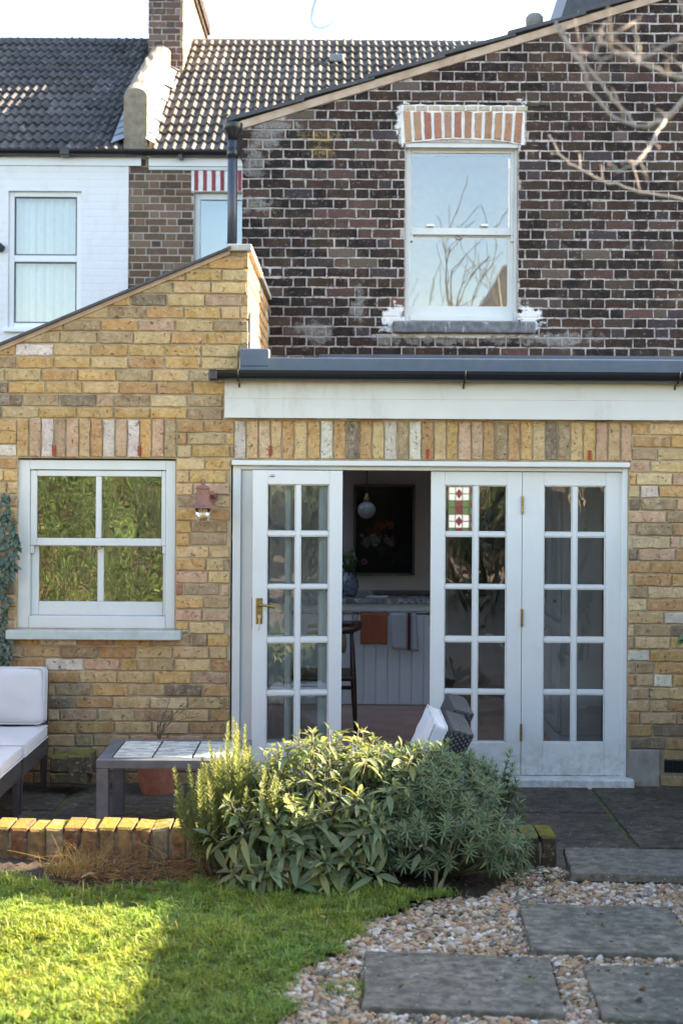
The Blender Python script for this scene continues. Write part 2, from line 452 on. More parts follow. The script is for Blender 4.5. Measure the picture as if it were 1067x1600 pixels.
def moss_brick():
    k = NM('mossy_orange_brick')
    col = k.n('ShaderNodeObjectInfo').outputs['Color']
    nrm = k.sep(k.n('ShaderNodeNewGeometry').outputs['Normal'])
    big = k.noise(22, 5, .6)
    c = k.mix(k.ramp(big, [(.35, 0), (.65, 1)]), k.mix(.7, col, (.05, .035, .025)), col)
    c = k.mix(k.ramp(k.noise(31, 5, .7, vec=k.mapped(loc=(6, 2, 1))), [(.56, 0), (.66, .7)]), c, (.34, .28, .19))
    m = k.math('MULTIPLY', k.ramp(nrm[2], [(.3, 0), (.8, 1)]), k.ramp(k.noise(13, 6, .7), [(.40, 0), (.55, 1)]))
    m2 = k.ramp(k.noise(16, 5, .6, vec=k.mapped(loc=(3, 3, 3))), [(.6, 0), (.68, .5)])
    c = k.mix(k.math('MAXIMUM', m, m2), c, k.mix(k.noise(60), (.07, .075, .012), (.25, .205, .03)))
    k.bump(k.math('ADD', big, k.math('MULTIPLY', k.noise(120), .8)), .8, .006)
    return k.done(c, .92, spec=.2)
M['mossbrick'] = moss_brick()
def roof_material(name, col):
    k = NM(name)
    a = k.noise(30, 5, .6); b = k.noise(4, 3)
    c = k.mix(k.ramp(a, [(.35, 0), (.7, 1)]), tuple(x * .7 for x in col), tuple(x * 1.3 for x in col))
    c = k.mix(k.ramp(k.noise(11, 4), [(.60, 0), (.72, .45)]), c, (.30, .28, .25))
    rv = k.n('ShaderNodeObjectInfo').outputs['Random']
    c = k.mix(1, c, k.ramp(rv, [(0, .62), (.5, 1.0), (.9, 1.25), (1, 1.5)]), 'MULTIPLY')
    k.bump(a, .4, .004)
    return k.done(c, .7, spec=.35)
M['tile_l'] = roof_material('dark_roof_tile', (.062, .058, .060))
M['tile_r'] = roof_material('brown_roof_tile', (.095, .086, .08))

def lawn_material():
    k = NM('lawn_ground')
    a = k.noise(6, 6, .65); b = k.noise(60, 4, .6)
    c = k.mix(k.ramp(a, [(.35, 0), (.65, 1)]), (.06, .085, .018), (.12, .15, .03))
    c = k.mix(k.ramp(b, [(.45, 0), (.7, .7)]), c, (.03, .035, .012))
    k.bump(b, 1, .02)
    return k.done(c, .95, spec=.1)
M['lawn'] = lawn_material()
def gravel_base():
    k = NM('gravel_base')
    v = k.voro(38, out='Color')
    c = k.ramp(k.sep(v)[0], [(0, (.25, .15, .09)), (.4, (.35, .25, .17)), (.7, (.42, .36, .3)), (1, (.12, .1, .09))])
    k.bump(k.voro(38), 1, .01)
    return k.done(c, .8)
M['gravelbase'] = gravel_base()
def floor_brick():
    k = NM('terracotta_floor')
    t = k.n('ShaderNodeTexBrick'); k.set(t.inputs['Vector'], k.mapped())
    t.inputs['Scale'].default_value = 1.0; t.inputs['Brick Width'].default_value = .24; t.inputs['Row Height'].default_value = .12
    t.inputs['Mortar Size'].default_value = .004
    t.inputs['Color1'].default_value = (.32, .17, .12, 1); t.inputs['Color2'].default_value = (.44, .27, .20, 1); t.inputs['Mortar'].default_value = (.22, .16, .13, 1)
    c = k.mix(k.noise(8, 4), t.outputs[0], k.mix(.5, t.outputs[0], (.3, .2, .17)))
    return k.done(c, .45)
M['tfloor'] = floor_brick()
def marble():
    k = NM('grey_marble')
    c = k.mix(k.ramp(k.noise(9, 6, .7, dist=2), [(.42, 0), (.6, 1)]), (.12, .12, .13), (.42, .42, .43))
    return k.done(c, .25)
M['marble'] = marble()

# ------------------------------------------------------------------ brick laying
def clip(poly, a, b, c):
    """keep a*x + b*z <= c"""
    out = []
    for i in range(len(poly)):
        p, q = poly[i], poly[(i + 1) % len(poly)]
        dp, dq = a * p[0] + b * p[1] - c, a * q[0] + b * q[1] - c
        if dp <= 0: out.append(p)
        if (dp < 0 < dq) or (dq < 0 < dp):
            t = dp / (dp - dq); out.append((p[0] + (q[0] - p[0]) * t, p[1] + (q[1] - p[1]) * t))
    return out
def area(p):
    return abs(sum(p[i][0] * p[(i + 1) % len(p)][1] - p[(i + 1) % len(p)][0] * p[i][1] for i in range(len(p)))) / 2
def minus(rects, o, gap=.006):
    out = []
    ox0, ox1, oz0, oz1 = o[0] - gap, o[1] + gap, o[2] - gap, o[3] + gap
    for (a, b, c, d) in rects:
        if b <= ox0 or a >= ox1 or d <= oz0 or c >= oz1: out.append((a, b, c, d)); continue
        if d - oz1 > .02: out.append((a, b, oz1, d))
        if oz0 - c > .02: out.append((a, b, c, oz0))
        zc, zd = max(c, oz0), min(d, oz1)
        if ox0 - a > .02: out.append((a, ox0, zc, zd))
        if b - ox1 > .02: out.append((ox1, b, zc, zd))
    return out
def lay(x0, x1, z0, z1, ch, j, S, H, bond, rg):
    out, k = [], 0
    while z0 + k * ch < z1:
        za = z0 + k * ch + rg.uniform(-.0015, .0015); zb = za + ch - j
        if bond == 'flemish':
            x = x0 - (S + H + 2 * j) + (k % 2) * (S + H + 2 * j) / 2 + rg.uniform(-.012, .012); st = 0
        else:
            x = x0 - S + (k % 2) * (S + j) / 2 + rg.uniform(-.03, .03); st = 0
        while x < x1:
            if bond == 'flemish': w = S if st % 2 == 0 else H
            else: w = H if rg.random() < .10 else S
            w += rg.uniform(-.006, .006)
            a, b = max(x, x0), min(x + w, x1)
            if b - a > .02: out.append((a, b, za + rg.uniform(-.001, .001), zb + rg.uniform(-.0015, .0015)))
            x += w + j; st += 1
        k += 1
    return out
def brick_geo(poly, depth, ch, jit, rg):
    cx = sum(p[0] for p in poly) / len(poly); cz = sum(p[1] for p in poly) / len(poly)
    ring = []
    for i in range(len(poly)):
        p, q = poly[i], poly[(i + 1) % len(poly)]
        n = 4 if math.dist(p, q) > .16 else 2 if math.dist(p, q) > .085 else 1
        for t in range(n):
            u = t / n if t == 0 else t / n + rg.uniform(-.06, .06)
            ring.append((p[0] + (q[0] - p[0]) * u + rg.uniform(-jit, jit) - cx, p[1] + (q[1] - p[1]) * u + rg.uniform(-jit, jit) - cz))
    n = len(ring); vs, fs = [], []
    hw = max(abs(p[0]) for p in ring) + 1e-6; hz = max(abs(p[1]) for p in ring) + 1e-6
    for (x, z) in ring: vs.append((x * (1 - ch / hw), rg.uniform(0, .0018), z * (1 - ch / hz)))
    for (x, z) in ring: vs.append((x, ch * .9, z))
    for (x, z) in ring: vs.append((x, depth, z))
    fs.append(tuple(range(n)))
    for r_ in (0, 1):
        for i in range(n):
            a, b = r_ * n + i, r_ * n + (i + 1) % n
            fs.append((a, a + n, b + n, b))
    return vs, fs, (cx, cz)
def poly_rect(r): return [(r[0], r[2]), (r[1], r[2]), (r[1], r[3]), (r[0], r[3])]
class Pool:
    def __init__(s, mat, depth=.05, ch=.004, jit=.0016, seed=1):
        s.mat, s.depth, s.ch, s.jit, s.rg, s.d = mat, depth, ch, jit, random.Random(seed), {}
    def get(s, w, h, q=.012):
        key = (round(w / q), round(h / q))
        L = s.d.setdefault(key, [])
        if len(L) < 4:
            wq, hq = key[0] * q, key[1] * q
            vs, fs, _ = brick_geo([(-wq / 2, -hq / 2), (wq / 2, -hq / 2), (wq / 2, hq / 2), (-wq / 2, hq / 2)], s.depth, s.ch, s.jit, s.rg)
            me = bpy.data.meshes.new('brick'); me.from_pydata(vs, [], fs); me.update(); me.materials.append(s.mat)
            L.append((me, wq, hq))
        return s.rg.choice(L)
def pick(pal, rg):
    t = rg.uniform(0, sum(p[0] for p in pal))
    for w, c in pal:
        t -= w
        if t <= 0: break
    f = rg.uniform(.82, 1.18)
    return tuple(min(.9, x * f * rg.uniform(.95, 1.05)) for x in c)
def put_bricks(wall, polys, Y, pool, mat_a, pal, rg, nmax=300, jit=.003, name='brick'):
    """polys: list of rect tuples or point lists in the wall plane; the largest in view become objects, the rest one mass"""
    items = []
    for p in polys:
        isr = not hasattr(p[0], '__len__')
        q = poly_rect(p) if isr else p
        a = area(q)
        if a < .0006 or len(q) < 3: continue
        cx = sum(t[0] for t in q) / len(q); cz = sum(t[1] for t in q) / len(q)
        items.append((inframe(cx, Y, cz, 10), a, rg.random(), p, isr, q, cx, cz))
    items.sort(key=lambda t: (not t[0], -round(t[1], 3), t[2]))
    mass = MB(); cnt = 0
    for (vis, a, _, p, isr, q, cx, cz) in items:
        c = pick(pal, rg); yy = Y + rg.uniform(-jit, jit)
        if vis and cnt < nmax:
            cnt += 1
            if isr:
                w, h = p[1] - p[0], p[3] - p[2]
                me, wq, hq = pool.get(w, h)
                o = bpy.data.objects.new(name, me); o.scale = (w / wq, 1, h / hq)
                o.rotation_euler = (rg.uniform(-.006, .006), rg.uniform(-.004, .004), rg.uniform(-.004, .004))
                place(o, wall, (cx, yy, cz))
            else:
                vs, fs, (ax, az) = brick_geo(q, pool.depth, pool.ch, pool.jit * .6, rg)
                me = bpy.data.meshes.new('brick'); me.from_pydata(vs, [], fs); me.update(); me.materials.append(pool.mat)
                o = bpy.data.objects.new(name, me); place(o, wall, (ax, yy, az))
            o.color = (*c, 1)
        else:
            vs, fs, (ax, az) = brick_geo(q, pool.depth, pool.ch, pool.jit * .6, rg)
            mass.add([(x + ax, y + yy, z + az) for x, y, z in vs], fs, c)
    if mass.v: mass.build('brickwork', mat_a, wall, kind='stuff')
def side_bricks(wall, rects, Xf, mat_a, pal, rg, sgn=1, name='side_brickwork'):
    """bricks on a face of constant X; rects in (y, z); sgn=+1 faces +X"""
    mass = MB()
    for r_ in rects:
        vs, fs, (ay, az) = brick_geo(poly_rect(r_), .04, .004, .0012, rg)
        xx = Xf + rg.uniform(-.002, .002)
        mass.add([(xx - sgn * y, sgn * x + ay if sgn > 0 else -(-x) + ay, z + az) for x, y, z in vs], fs if sgn > 0 else [f[::-1] for f in fs], pick(pal, rg))
    mass.build(name, mat_a, wall, kind='stuff')

PAL_Y = [(4.5, (.58, .335, .105)), (4.5, (.63, .43, .20)), (3.4, (.49, .25, .09)), (3, (.55, .34, .22)), (1.8, (.31, .21, .12)), (.9, (.11, .095, .085)), (.6, (.76, .71, .64)), (1.2, (.43, .31, .16)), (1.5, (.68, .50, .28)), (.25, (.30, .10, .06))]
PAL_D = [(7, (.0135, .011, .0105)), (4, (.024, .016, .0135)), (3.6, (.043, .026, .019)), (2, (.058, .041, .031)), (1, (.085, .048, .042)), (.12, (.13, .065, .05)), (1.2, (.042, .035, .038)), (.8, (.10, .078, .062))]
PAL_B = [(4, (.14, .085, .055)), (3, (.20, .125, .08)), (2, (.095, .06, .045)), (1, (.25, .175, .12))]
PAL_C = [(4, (.11, .07, .058)), (3, (.15, .09, .072)), (2, (.075, .05, .047)), (1, (.2, .145, .11))]

# ------------------------------------------------------------------ ground
g = MB(); g.box(-150, 150, -150, 250, -.4, -.12)
tag(g.build('ground', M['soil']), kind='structure')

LB = [(-8, -1.6), (0, -.95), (3.5, -.45), (4.4, -.33), (4.83, -.22), (5.2, -.16), (5.47, -.07), (5.72, .03), (5.95, .18), (6.15, .33), (6.32, .46), (6.5, .55), (9, .6)]
def lawn_x(y):
    return float(np.interp(y, [p[0] for p in LB], [p[1] for p in LB])) + .035 * math.sin(y * 9.3) + .02 * math.sin(y * 23 + 1)
def lawn_y(x):
    return float(np.interp(x, [-3, -1.75, -1.5, -1.15, -.85, -.6, -.2, .4, .6], [6.78, 6.66, 6.52, 6.33, 6.36, 6.42, 6.36, 6.31, 6.28])) + .02 * math.sin(x * 17)
def bump2(x, y): return .008 * math.sin(x * 7.1 + 1.3 * math.sin(y * 3)) + .008 * math.sin(y * 8.3 + x * 2.1) + .004 * math.sin(x * 31) * math.sin(y * 27)
def grid_sheet(name, mat, x0, x1, y0, y1, st, zf, keep):
    nx, ny = int((x1 - x0) / st) + 1, int((y1 - y0) / st) + 1
    vs = [(x0 + i * st, y0 + k * st, zf(x0 + i * st, y0 + k * st)) for k in range(ny) for i in range(nx)]
    fs = [(k * nx + i, k * nx + i + 1, (k + 1) * nx + i + 1, (k + 1) * nx + i) for k in range(ny - 1) for i in range(nx - 1)
          if keep(x0 + (i + .5) * st, y0 + (k + .5) * st)]
    m = MB(); m.v, m.f = vs, fs
    return m.build(name, mat, smooth=True)
LZ = .075
tag(grid_sheet('lawn', M['lawn'], -3.4, .8, -9, 6.85, .05, lambda x, y: LZ + bump2(x, y), lambda x, y: x < lawn_x(y) and y < lawn_y(x)), kind='structure')
tag(grid_sheet('gravel_bed', M['gravelbase'], -2.0, 3.4, -9, 6.85, .1, lambda x, y: .045, lambda x, y: True), kind='structure')
tag(grid_sheet('flower_bed', M['soil'], -3.4, .95, 6.05, 6.82, .03, lambda x, y: .058 + .03 * max(0, min(1, (y - 6.5) / .2)) * (1 if x < .5 else 0) + .008 * math.sin(x * 41) * math.sin(y * 37) + .006 * math.sin(x * 97 + y * 61) - (.05 if (x > .55 and y < 6.35) else 0), lambda x, y: True), kind='structure')

PZ = -.02
patio = MB(); patio.box(-3.6, 3.6, 6.98, 9.0, -.11, PZ - .010)
patio = patio.build('patio', M['mosst']); tag(patio, kind='structure')
cols = [-3.6, -2.35, -1.62, -.92, -.12, .62, 1.55, 2.35, 3.6]
rws = {0: [7.0, 7.8, 8.5, 8.995], 1: [7.0, 7.55, 8.25, 8.995], 2: [7.0, 7.7, 8.4, 8.995], 3: [7.0, 7.45, 8.15, 8.995], 4: [7.0, 7.75, 8.35, 8.995],
       5: [7.0, 7.58, 8.27, 8.995], 6: [7.0, 7.48, 8.11, 8.995], 7: [7.0, 7.7, 8.4, 8.995]}
def slab_mesh(name, x0, x1, y0, y1, z0, z1, jit, rg, mat, parent=None, wob=.0025):
    pts = []
    cs = [(x0, y0), (x1, y0), (x1, y1), (x0, y1)]
    cs = [(a + rg.uniform(-jit, jit), b + rg.uniform(-jit, jit)) for a, b in cs]
    for i in range(4):
        p, q = cs[i], cs[(i + 1) % 4]
        for t in range(6):
            pts.append((p[0] + (q[0] - p[0]) * t / 6 + rg.uniform(-wob, wob), p[1] + (q[1] - p[1]) * t / 6 + rg.uniform(-wob, wob)))
    m = MB(); m.prismz(pts, z0, z1)
    return m.build(name, mat, parent, bevel=.004, seg=1)
rg = random.Random(3)
for c in range(8):
    for k in range(3):
        dz = rg.uniform(-.003, .003)
        slab_mesh('flagstone', cols[c] + rg.uniform(.012, .022), cols[c + 1] - .013, rws[c][k] + rg.uniform(.008, .014), rws[c][k + 1] - .01, -.09, PZ + dz, .004, rg, M['flag'], patio)

# ------------------------------------------------------------------ kitchen extension in yellow stock brick
YF = 9.0
KY_ = 12.7
ext = thing('kitchen_extension', 'yellow stock brick kitchen extension with sloping gable and flat grey roof', 'extension', (0, YF, 0))
XR = -.59
SLX0, SLZ0 = P(0, 540, YF); SLX1, SLZ1 = P(357, 389, YF)
SK = (SLZ1 - SLZ0) / (SLX1 - SLX0)
def slope_z(x): return SLZ1 + SK * (x - SLX1)
DO = (-.69, 1.795, PZ, 2.0)                                       # door opening
WO = (-2.024, -1.036, .942, 2.006)                                # window opening
SD = (-.668, 1.812, 2.008, 2.252)
SW = (-2.03, -1.03, 2.012, 2.254)
XL_, XRR = -3.4, 3.3
ym = .012
wall = MB()
wall.prism([(XL_, PZ - .08), (WO[0], PZ - .08), (WO[0], slope_z(WO[0]) - .004), (XL_, slope_z(XL_) - .004)], YF + ym, YF + .22)
wall.prism([(WO[0], PZ - .08), (WO[1], PZ - .08), (WO[1], WO[2]), (WO[0], WO[2])], YF + ym, YF + .22)
wall.prism([(WO[0], WO[3]), (WO[1], WO[3]), (WO[1], slope_z(WO[1]) - .004), (WO[0], slope_z(WO[0]) - .004)], YF + ym, YF + .22)
wall.prism([(WO[1], PZ - .08), (DO[0], PZ - .08), (DO[0], slope_z(DO[0]) - .02), (SLX1, SLZ1 - .012), (WO[1], slope_z(WO[1]) - .004)], YF + ym, YF + .22)
wall.prism([(DO[0], DO[3]), (XR - ym, DO[3]), (XR - ym, SLZ1 - .012), (DO[0], SLZ1 - .012)], YF + ym, YF + .22)
wall.prism([(XR - ym, DO[3]), (DO[1], DO[3]), (DO[1], 2.5), (XR - ym, 2.5)], YF + ym, YF + .22)
wall.prism([(DO[1], PZ - .08), (XRR, PZ - .08), (XRR, 2.5), (DO[1], 2.5)], YF + ym, YF + .22)
wall.box(-.81, XR - ym, YF + .22, DY - .002, 2.45, SLZ1 - .012)
wall = wall.build('wall', M['ymortar'], ext)
rg = random.Random(21)
rects = lay(XL_, XRR, PZ - .01 - .0788, 3.5, .0788, .0105, .222, .105, 'stretcher', rg)
PL = (DO[1] + .01, 2.0, PZ, .205)                               # grey plinth at the right jamb
AB = (2.0, 2.26, .06, .135)
for o_ in (DO, WO, SD, SW, PL, AB): rects = minus(rects, o_)
polys = []
for r_ in rects:
    q = poly_rect(r_)
    if r_[2] > 2.0 and r_[0] < XR:
        q = clip(q, -SK, 1, SLZ1 - SK * SLX1 - .03)
        q = clip(q, 0, 1, SLZ1 - .02)
        q = clip(q, 1, 0, XR)
        if len(q) < 3: continue
        if area(q) > .98 * area(poly_rect(r_)): polys.append((r_[0], min(r_[1], XR), r_[2], r_[3]))
        else: polys.append(q)
    elif r_[3] < 2.5: polys.append(r_)
ypool = Pool(M['yb_o'], jit=.0032, ch=.006, seed=5)
put_bricks(wall, polys, YF, ypool, M['yb_a'], PAL_Y, rg, 300, jit=.0035)
# soldier courses above the door and the window
def soldiers(x0, x1, z0, z1, rg):
    x, out = x0, []
    while x < x1 - .03:
        w = min(.066 + rg.uniform(-.004, .006), x1 - x)
        out.append((x, x + w, z0 + rg.uniform(0, .006), z1 - rg.uniform(0, .006))); x += w + .0105
    return out
PAL_S = PAL_Y + [(1.0, (.66, .63, .58)), (.5, (.09, .085, .08))]
put_bricks(wall, soldiers(*SD, rg) + soldiers(*SW, rg), YF - .001, ypool, M['yb_a'], PAL_S, rg, 300, name='soldier_brick')
# right face of the parapet return
rr = [r_ for r_ in lay(YF, DY, 2.5, SLZ1 - .02, .0788, .0105, .222, .105, 'stretcher', rg) if r_[3] < SLZ1 - .015]
side_bricks(wall, rr, XR, M['yb_a'], PAL_Y, rg)
# sloping slate coping, mortar fillet and stone cap
m = MB()
ang = math.atan(SK)
for (dz0, dz1, y0) in ((.0, .018, -.045),):
    m.prism([(XL_, slope_z(XL_) + dz0), (SLX1 + .02, SLZ1 + dz0), (SLX1 + .02, SLZ1 + dz1), (XL_, slope_z(XL_) + dz1)], YF + y0, YF + .3)
m.build('coping', M['slate'], ext, bevel=.003)
m = MB(); m.prism([(XL_, slope_z(XL_) - .03), (SLX1 + .01, SLZ1 - .03), (SLX1 + .01, SLZ1 - .001), (XL_, slope_z(XL_) - .001)], YF - .012, YF + .1)
m.build('mortar_fillet', M['fillet'], ext)
m = MB(); m.box(SLX1 - .008, XR + .022, YF - .03, DY - .004, SLZ1 - .012, SLZ1 + .03)
m.build('parapet_cap', M['conc'], ext, bevel=.006)
LGX0, LGX1, LGY0, LGY1 = -2.9, -1.05, 9.7, 12.4               # unseen glazed opening in the lean-to slope, added to brighten the kitchen
m = MB()
def lean(x0, x1, y0, y1, a=.05, b=.01): m.prism([(x0, slope_z(x0) - a), (x1, slope_z(x1) - a), (x1, slope_z(x1) - b), (x0, slope_z(x0) - b)], y0, y1)
lean(XL_, LGX0, YF + .3, KY_ + .1); lean(LGX1, -.81, YF + .3, KY_ + .1); lean(LGX0, LGX1, YF + .3, LGY0); lean(LGX0, LGX1, LGY1, KY_ + .1)
m.build('lean_to_roof', M['slate'], ext)
m = MB(); lean(LGX0 - .02, LGX1 + .02, LGY0 - .02, LGY1 + .02, -.012, -.02); m.build('added_rooflight', M['clearglass'], ext)
# flat roof, upstand, gutter, fascia
z_gt, z_gb = 2.552, 2.488
SKX0, SKX1, SKY0, SKY1 = -.54, 1.6, 9.4, 11.4                 # roof glazing out of view, added and widened to brighten the kitchen
m = MB(); m.box(XR + .004, SKX0, YF - .02, DY - .004, 2.50, 2.575); m.box(SKX1, XRR, YF - .02, DY - .004, 2.50, 2.575)
m.box(SKX0, SKX1, YF - .02, SKY0, 2.50, 2.575); m.box(SKX0, SKX1, SKY1, DY - .004, 2.50, 2.575)
fr = m.build('flat_roof', M['lead'], ext)
m = MB(); m.box(SKX0 - .02, SKX1 + .02, SKY0 - .02, SKY1 + .02, 2.578, 2.59); m.build('added_rooflight', M['clearglass'], ext)
m = MB(); m.box(-.632, XRR, YF - .075, YF - .005, 2.548, 2.640); up = m.build('roof_edge_trim', M['lead'], ext, bevel=.012, seg=3)
m = MB(); m.box(-.634, -.45, YF - .078, YF + .0, 2.575, 2.695); m.build('trim_end', M['lead'], ext, bevel=.014, seg=3)
m = MB(); m.add([(XR + .004, YF + .02, 2.58), (XR + .012, YF + .02, 2.58), (XR + .012, DY - .02, 2.58), (XR + .004, DY - .02, 2.58), (XR + .004, YF + .02, 2.93), (XR + .012, YF + .02, 2.93), (XR + .012, DY - .02, 2.70), (XR + .004, DY - .02, 2.70)],
                [(0, 3, 2, 1), (4, 5, 6, 7), (0, 1, 5, 4), (1, 2, 6, 5), (2, 3, 7, 6), (3, 0, 4, 7)])
m.build('flashing', M['lead'], ext)
gx0 = X_(329, 588, YF - .1)
def half_gutter(x0, x1, yc, zc, r, mat, parent, name='gutter', n=10, th=.004):
    m = MB(); vs, fs = [], []
    for x in (x0, x1):
        for rad in (r, r - th):
            for k in range(n + 1):
                t = math.pi + math.pi * k / n
                vs.append((x, yc + rad * math.cos(t), zc + rad * math.sin(t)))
    q = n + 1
    for k in range(n):
        fs.append((k, k + 1, 2 * q + k + 1, 2 * q + k)); fs.append((q + k + 1, q + k, 3 * q + k, 3 * q + k + 1))
    fs.append((0, 2 * q, 3 * q, q)); fs.append((n, q + n, 3 * q + n, 2 * q + n))
    m.add(vs, fs)
    for xe in (x0, x1):
        m.add([(xe, yc + r * math.cos(math.pi + math.pi * k / n), zc + r * math.sin(math.pi + math.pi * k / n)) for k in range(n + 1)], [tuple(range(n + 1))])
    return m.build(name, mat, parent, smooth=False)
gt = half_gutter(gx0, XRR, YF - .125, z_gt, .062, M['black'], ext)
for px in (373, 725, 1057):
    x = X_(px, 590, YF - .1); m = MB()
    m.tube([(x, YF - .19, z_gt + .004), (x, YF - .188, z_gt - .03), (x, YF - .15, z_gt - .066), (x, YF - .06, z_gt - .072), (x, YF - .055, z_gt - .1)], .006, 6)
    m.build('gutter_bracket', M['black'], gt)
m = MB(); m.box(gx0 - .006, gx0 + .05, YF - .19, YF - .06, z_gt - .066, z_gt + .004); m.build('gutter_end_cap', M['black'], gt, bevel=.012)
fx0, _, fz0, fz1 = RC(352, 1067, 597, 655, YF)
m = MB(); m.box(fx0, XRR, YF - .05, YF - .006, fz0 + .12, 2.50); m.box(fx0, XRR, YF - .049, YF - .006, fz0, fz0 + .1198)
m.build('fascia', M['fascia'], ext, bevel=.001, seg=1)
# red weep vents in the soldier courses
for px, py in ((85, 704), (218, 704), (423, 704), (668, 709), (921, 711)):
    x, z = P(px, py, YF); m = MB()
    for q in range(4): m.box(x - .011, x + .011, YF - .009, YF + .02, z - .028 + q * .015, z - .018 + q * .015)
    m.box(x - .005, x + .005, YF - .003, YF + .02, z - .03, z + .032)
    m.build('weep_vent', M['redpl'], wall)
# plinth and air brick at the right
m = MB(); m.box(PL[0], PL[1], YF - .004, YF + .1, PL[2] - .05, PL[3]); m.build('plinth', M['cement'], ext, bevel=.008)
m = MB(); m.box(AB[0] + .03, AB[1] + .05, YF + .0085, YF + .05, AB[2] - .0, AB[3]); ab = m.build('air_brick', M['black'], ext)
for q in range(16):
    x = AB[0] + .036 + q * .0155; m = MB(); m.box(x, x + .006, YF + .001, YF + .0082, AB[2] + .004, AB[3] - .004); m.build('grille_bar', M['black'], ab)

# ---- sash windows
def sash_window(parent, mat, px, Y, glass, hx=None):
    """px: dict of pixel rectangles measured at depth Y; returns the frame part"""
    x0, x1, z0, z1 = RC(*px['outer'], Y)
    ix0, ix1, iz0, iz1 = RC(*px['inner'], Y)
    m = MB()
    m.box(x0, ix0, Y, Y + .09, z0, z1); m.box(ix1, x1, Y, Y + .09, z0, z1)
    m.box(ix0, ix1, Y, Y + .09, iz1, z1); m.box(ix0, ix1, Y - .006, Y + .09, z0, iz0)
    fr = m.build('window', mat, parent, bevel=.004)
    for nm, key, yo in (('upper_sash', 'up', .012), ('lower_sash', 'low', .05)):
        cells = px[key]                                          # list of pane px rects
        o = px[key + '_o']
        sx0, sx1, sz0, sz1 = RC(*o, Y)
        sx0, sx1 = ix0 + .001, ix1 - .001
        xs = [RC(*c, Y)[:2] for c in cells]; _, _, gz0, gz1 = RC(*cells[0], Y)
        m = MB()
        m.box(sx0, xs[0][0], Y + yo, Y + yo + .036, sz0, sz1); m.box(xs[-1][1], sx1, Y + yo, Y + yo + .036, sz0, sz1)
        m.box(xs[0][0], xs[-1][1], Y + yo, Y + yo + .036, gz1, sz1); m.box(xs[0][0], xs[-1][1], Y + yo, Y + yo + .036, sz0, gz0)
        for a, b in zip(xs[:-1], xs[1:]): m.box(a[1], b[0], Y + yo + .002, Y + yo + .034, gz0, gz1)
        if key == 'up':                                          # sash horns
            for xa, xb in ((sx0, sx0 + .022), (sx1 - .022, sx1)):
                m.box(xa, xb, Y + yo + .003, Y + yo + .033, sz0 - .05, sz0 - .0005)
        s_ = m.build(nm, mat, fr, bevel=.005)
        for a, b in xs:
            g_ = MB(); g_.box(a - .004, b + .004, Y + yo + .016, Y + yo + .02, gz0 - .004, gz1 + .004)
            g_.build('pane', glass, fr)
    return fr, (x0, x1, z0, z1, ix0, ix1, iz0, iz1)
wy = YF + .035
win, wd = sash_window(ext, M['paint'], dict(outer=(28, 274, 719, 982), inner=(46, 259, 734, 963), up=[(57, 149, 744, 841), (158, 252, 744, 841)], up_o=(46, 259, 735, 853),
                       low=[(58, 150, 854, 941), (160, 253, 854, 941)], low_o=(46, 259, 849, 963)), wy, M['glass_old'])
x, z = P(152, 855, wy); m = MB(); m.tube([(x - .028, wy + .03, z + .004), (x - .02, wy + .005, z - .008), (x, wy - .004, z - .012), (x + .02, wy + .005, z - .008), (x + .028, wy + .03, z + .004)], .004, 8)
m.build('sash_pull', M['brass'], win, smooth=True)
sx0, sx1, sz0, sz1 = RC(9, 282, 986, 1000, YF - .06)
m = MB(); m.box(sx0, sx1, YF - .075, YF + .03, sz0, sz1 + .002); m.build('window_sill', M['sillc'], ext, bevel=.007, seg=3)
m = MB(); m.box(WO[0] - .02, WO[1] + .02, YF + .5, YF + .52, .7, 2.2); m.build('window_backing', M['room'], win)  # dark sheet standing in for the unlit room behind the glass

# ---- folding glazed doors
DYF = YF + .045                                                   # outer face of the closed leaves
ROWS = [(1.852, 1.556), (1.532, 1.224), (1.204, .896), (.868, .564), (.540, .236)]
LZ0, LZ1 = .03, 1.938
frd = MB()
fx = [X_(p, 960, YF) for p in (362, 375.5, 971.5, 981)]
frd.box(fx[0], fx[1] - .002, YF + .02, YF + .12, PZ, 1.968); frd.box(fx[2] + .002, fx[3], YF + .02, YF + .12, PZ, 1.968)
frd.box(fx[1] - .002, fx[2] + .002, YF + .022, YF + .12, 1.942, 1.968)
frd = frd.build('door_frame', M['doorpaint'], ext, bevel=.004)
m = MB(); m.box(fx[0] - .004, fx[3] + .004, YF - .028, YF + .03, 1.9685, 2.0); m.build('drip_mould', M['doorpaint'], frd, bevel=.006)
m = MB(); m.box(fx[0] + .02, X_(991, 1219, YF - .06), YF - .07, YF + .11, PZ - .02, .028); m.build('threshold', M['doorpaint'], frd, bevel=.008, seg=3)
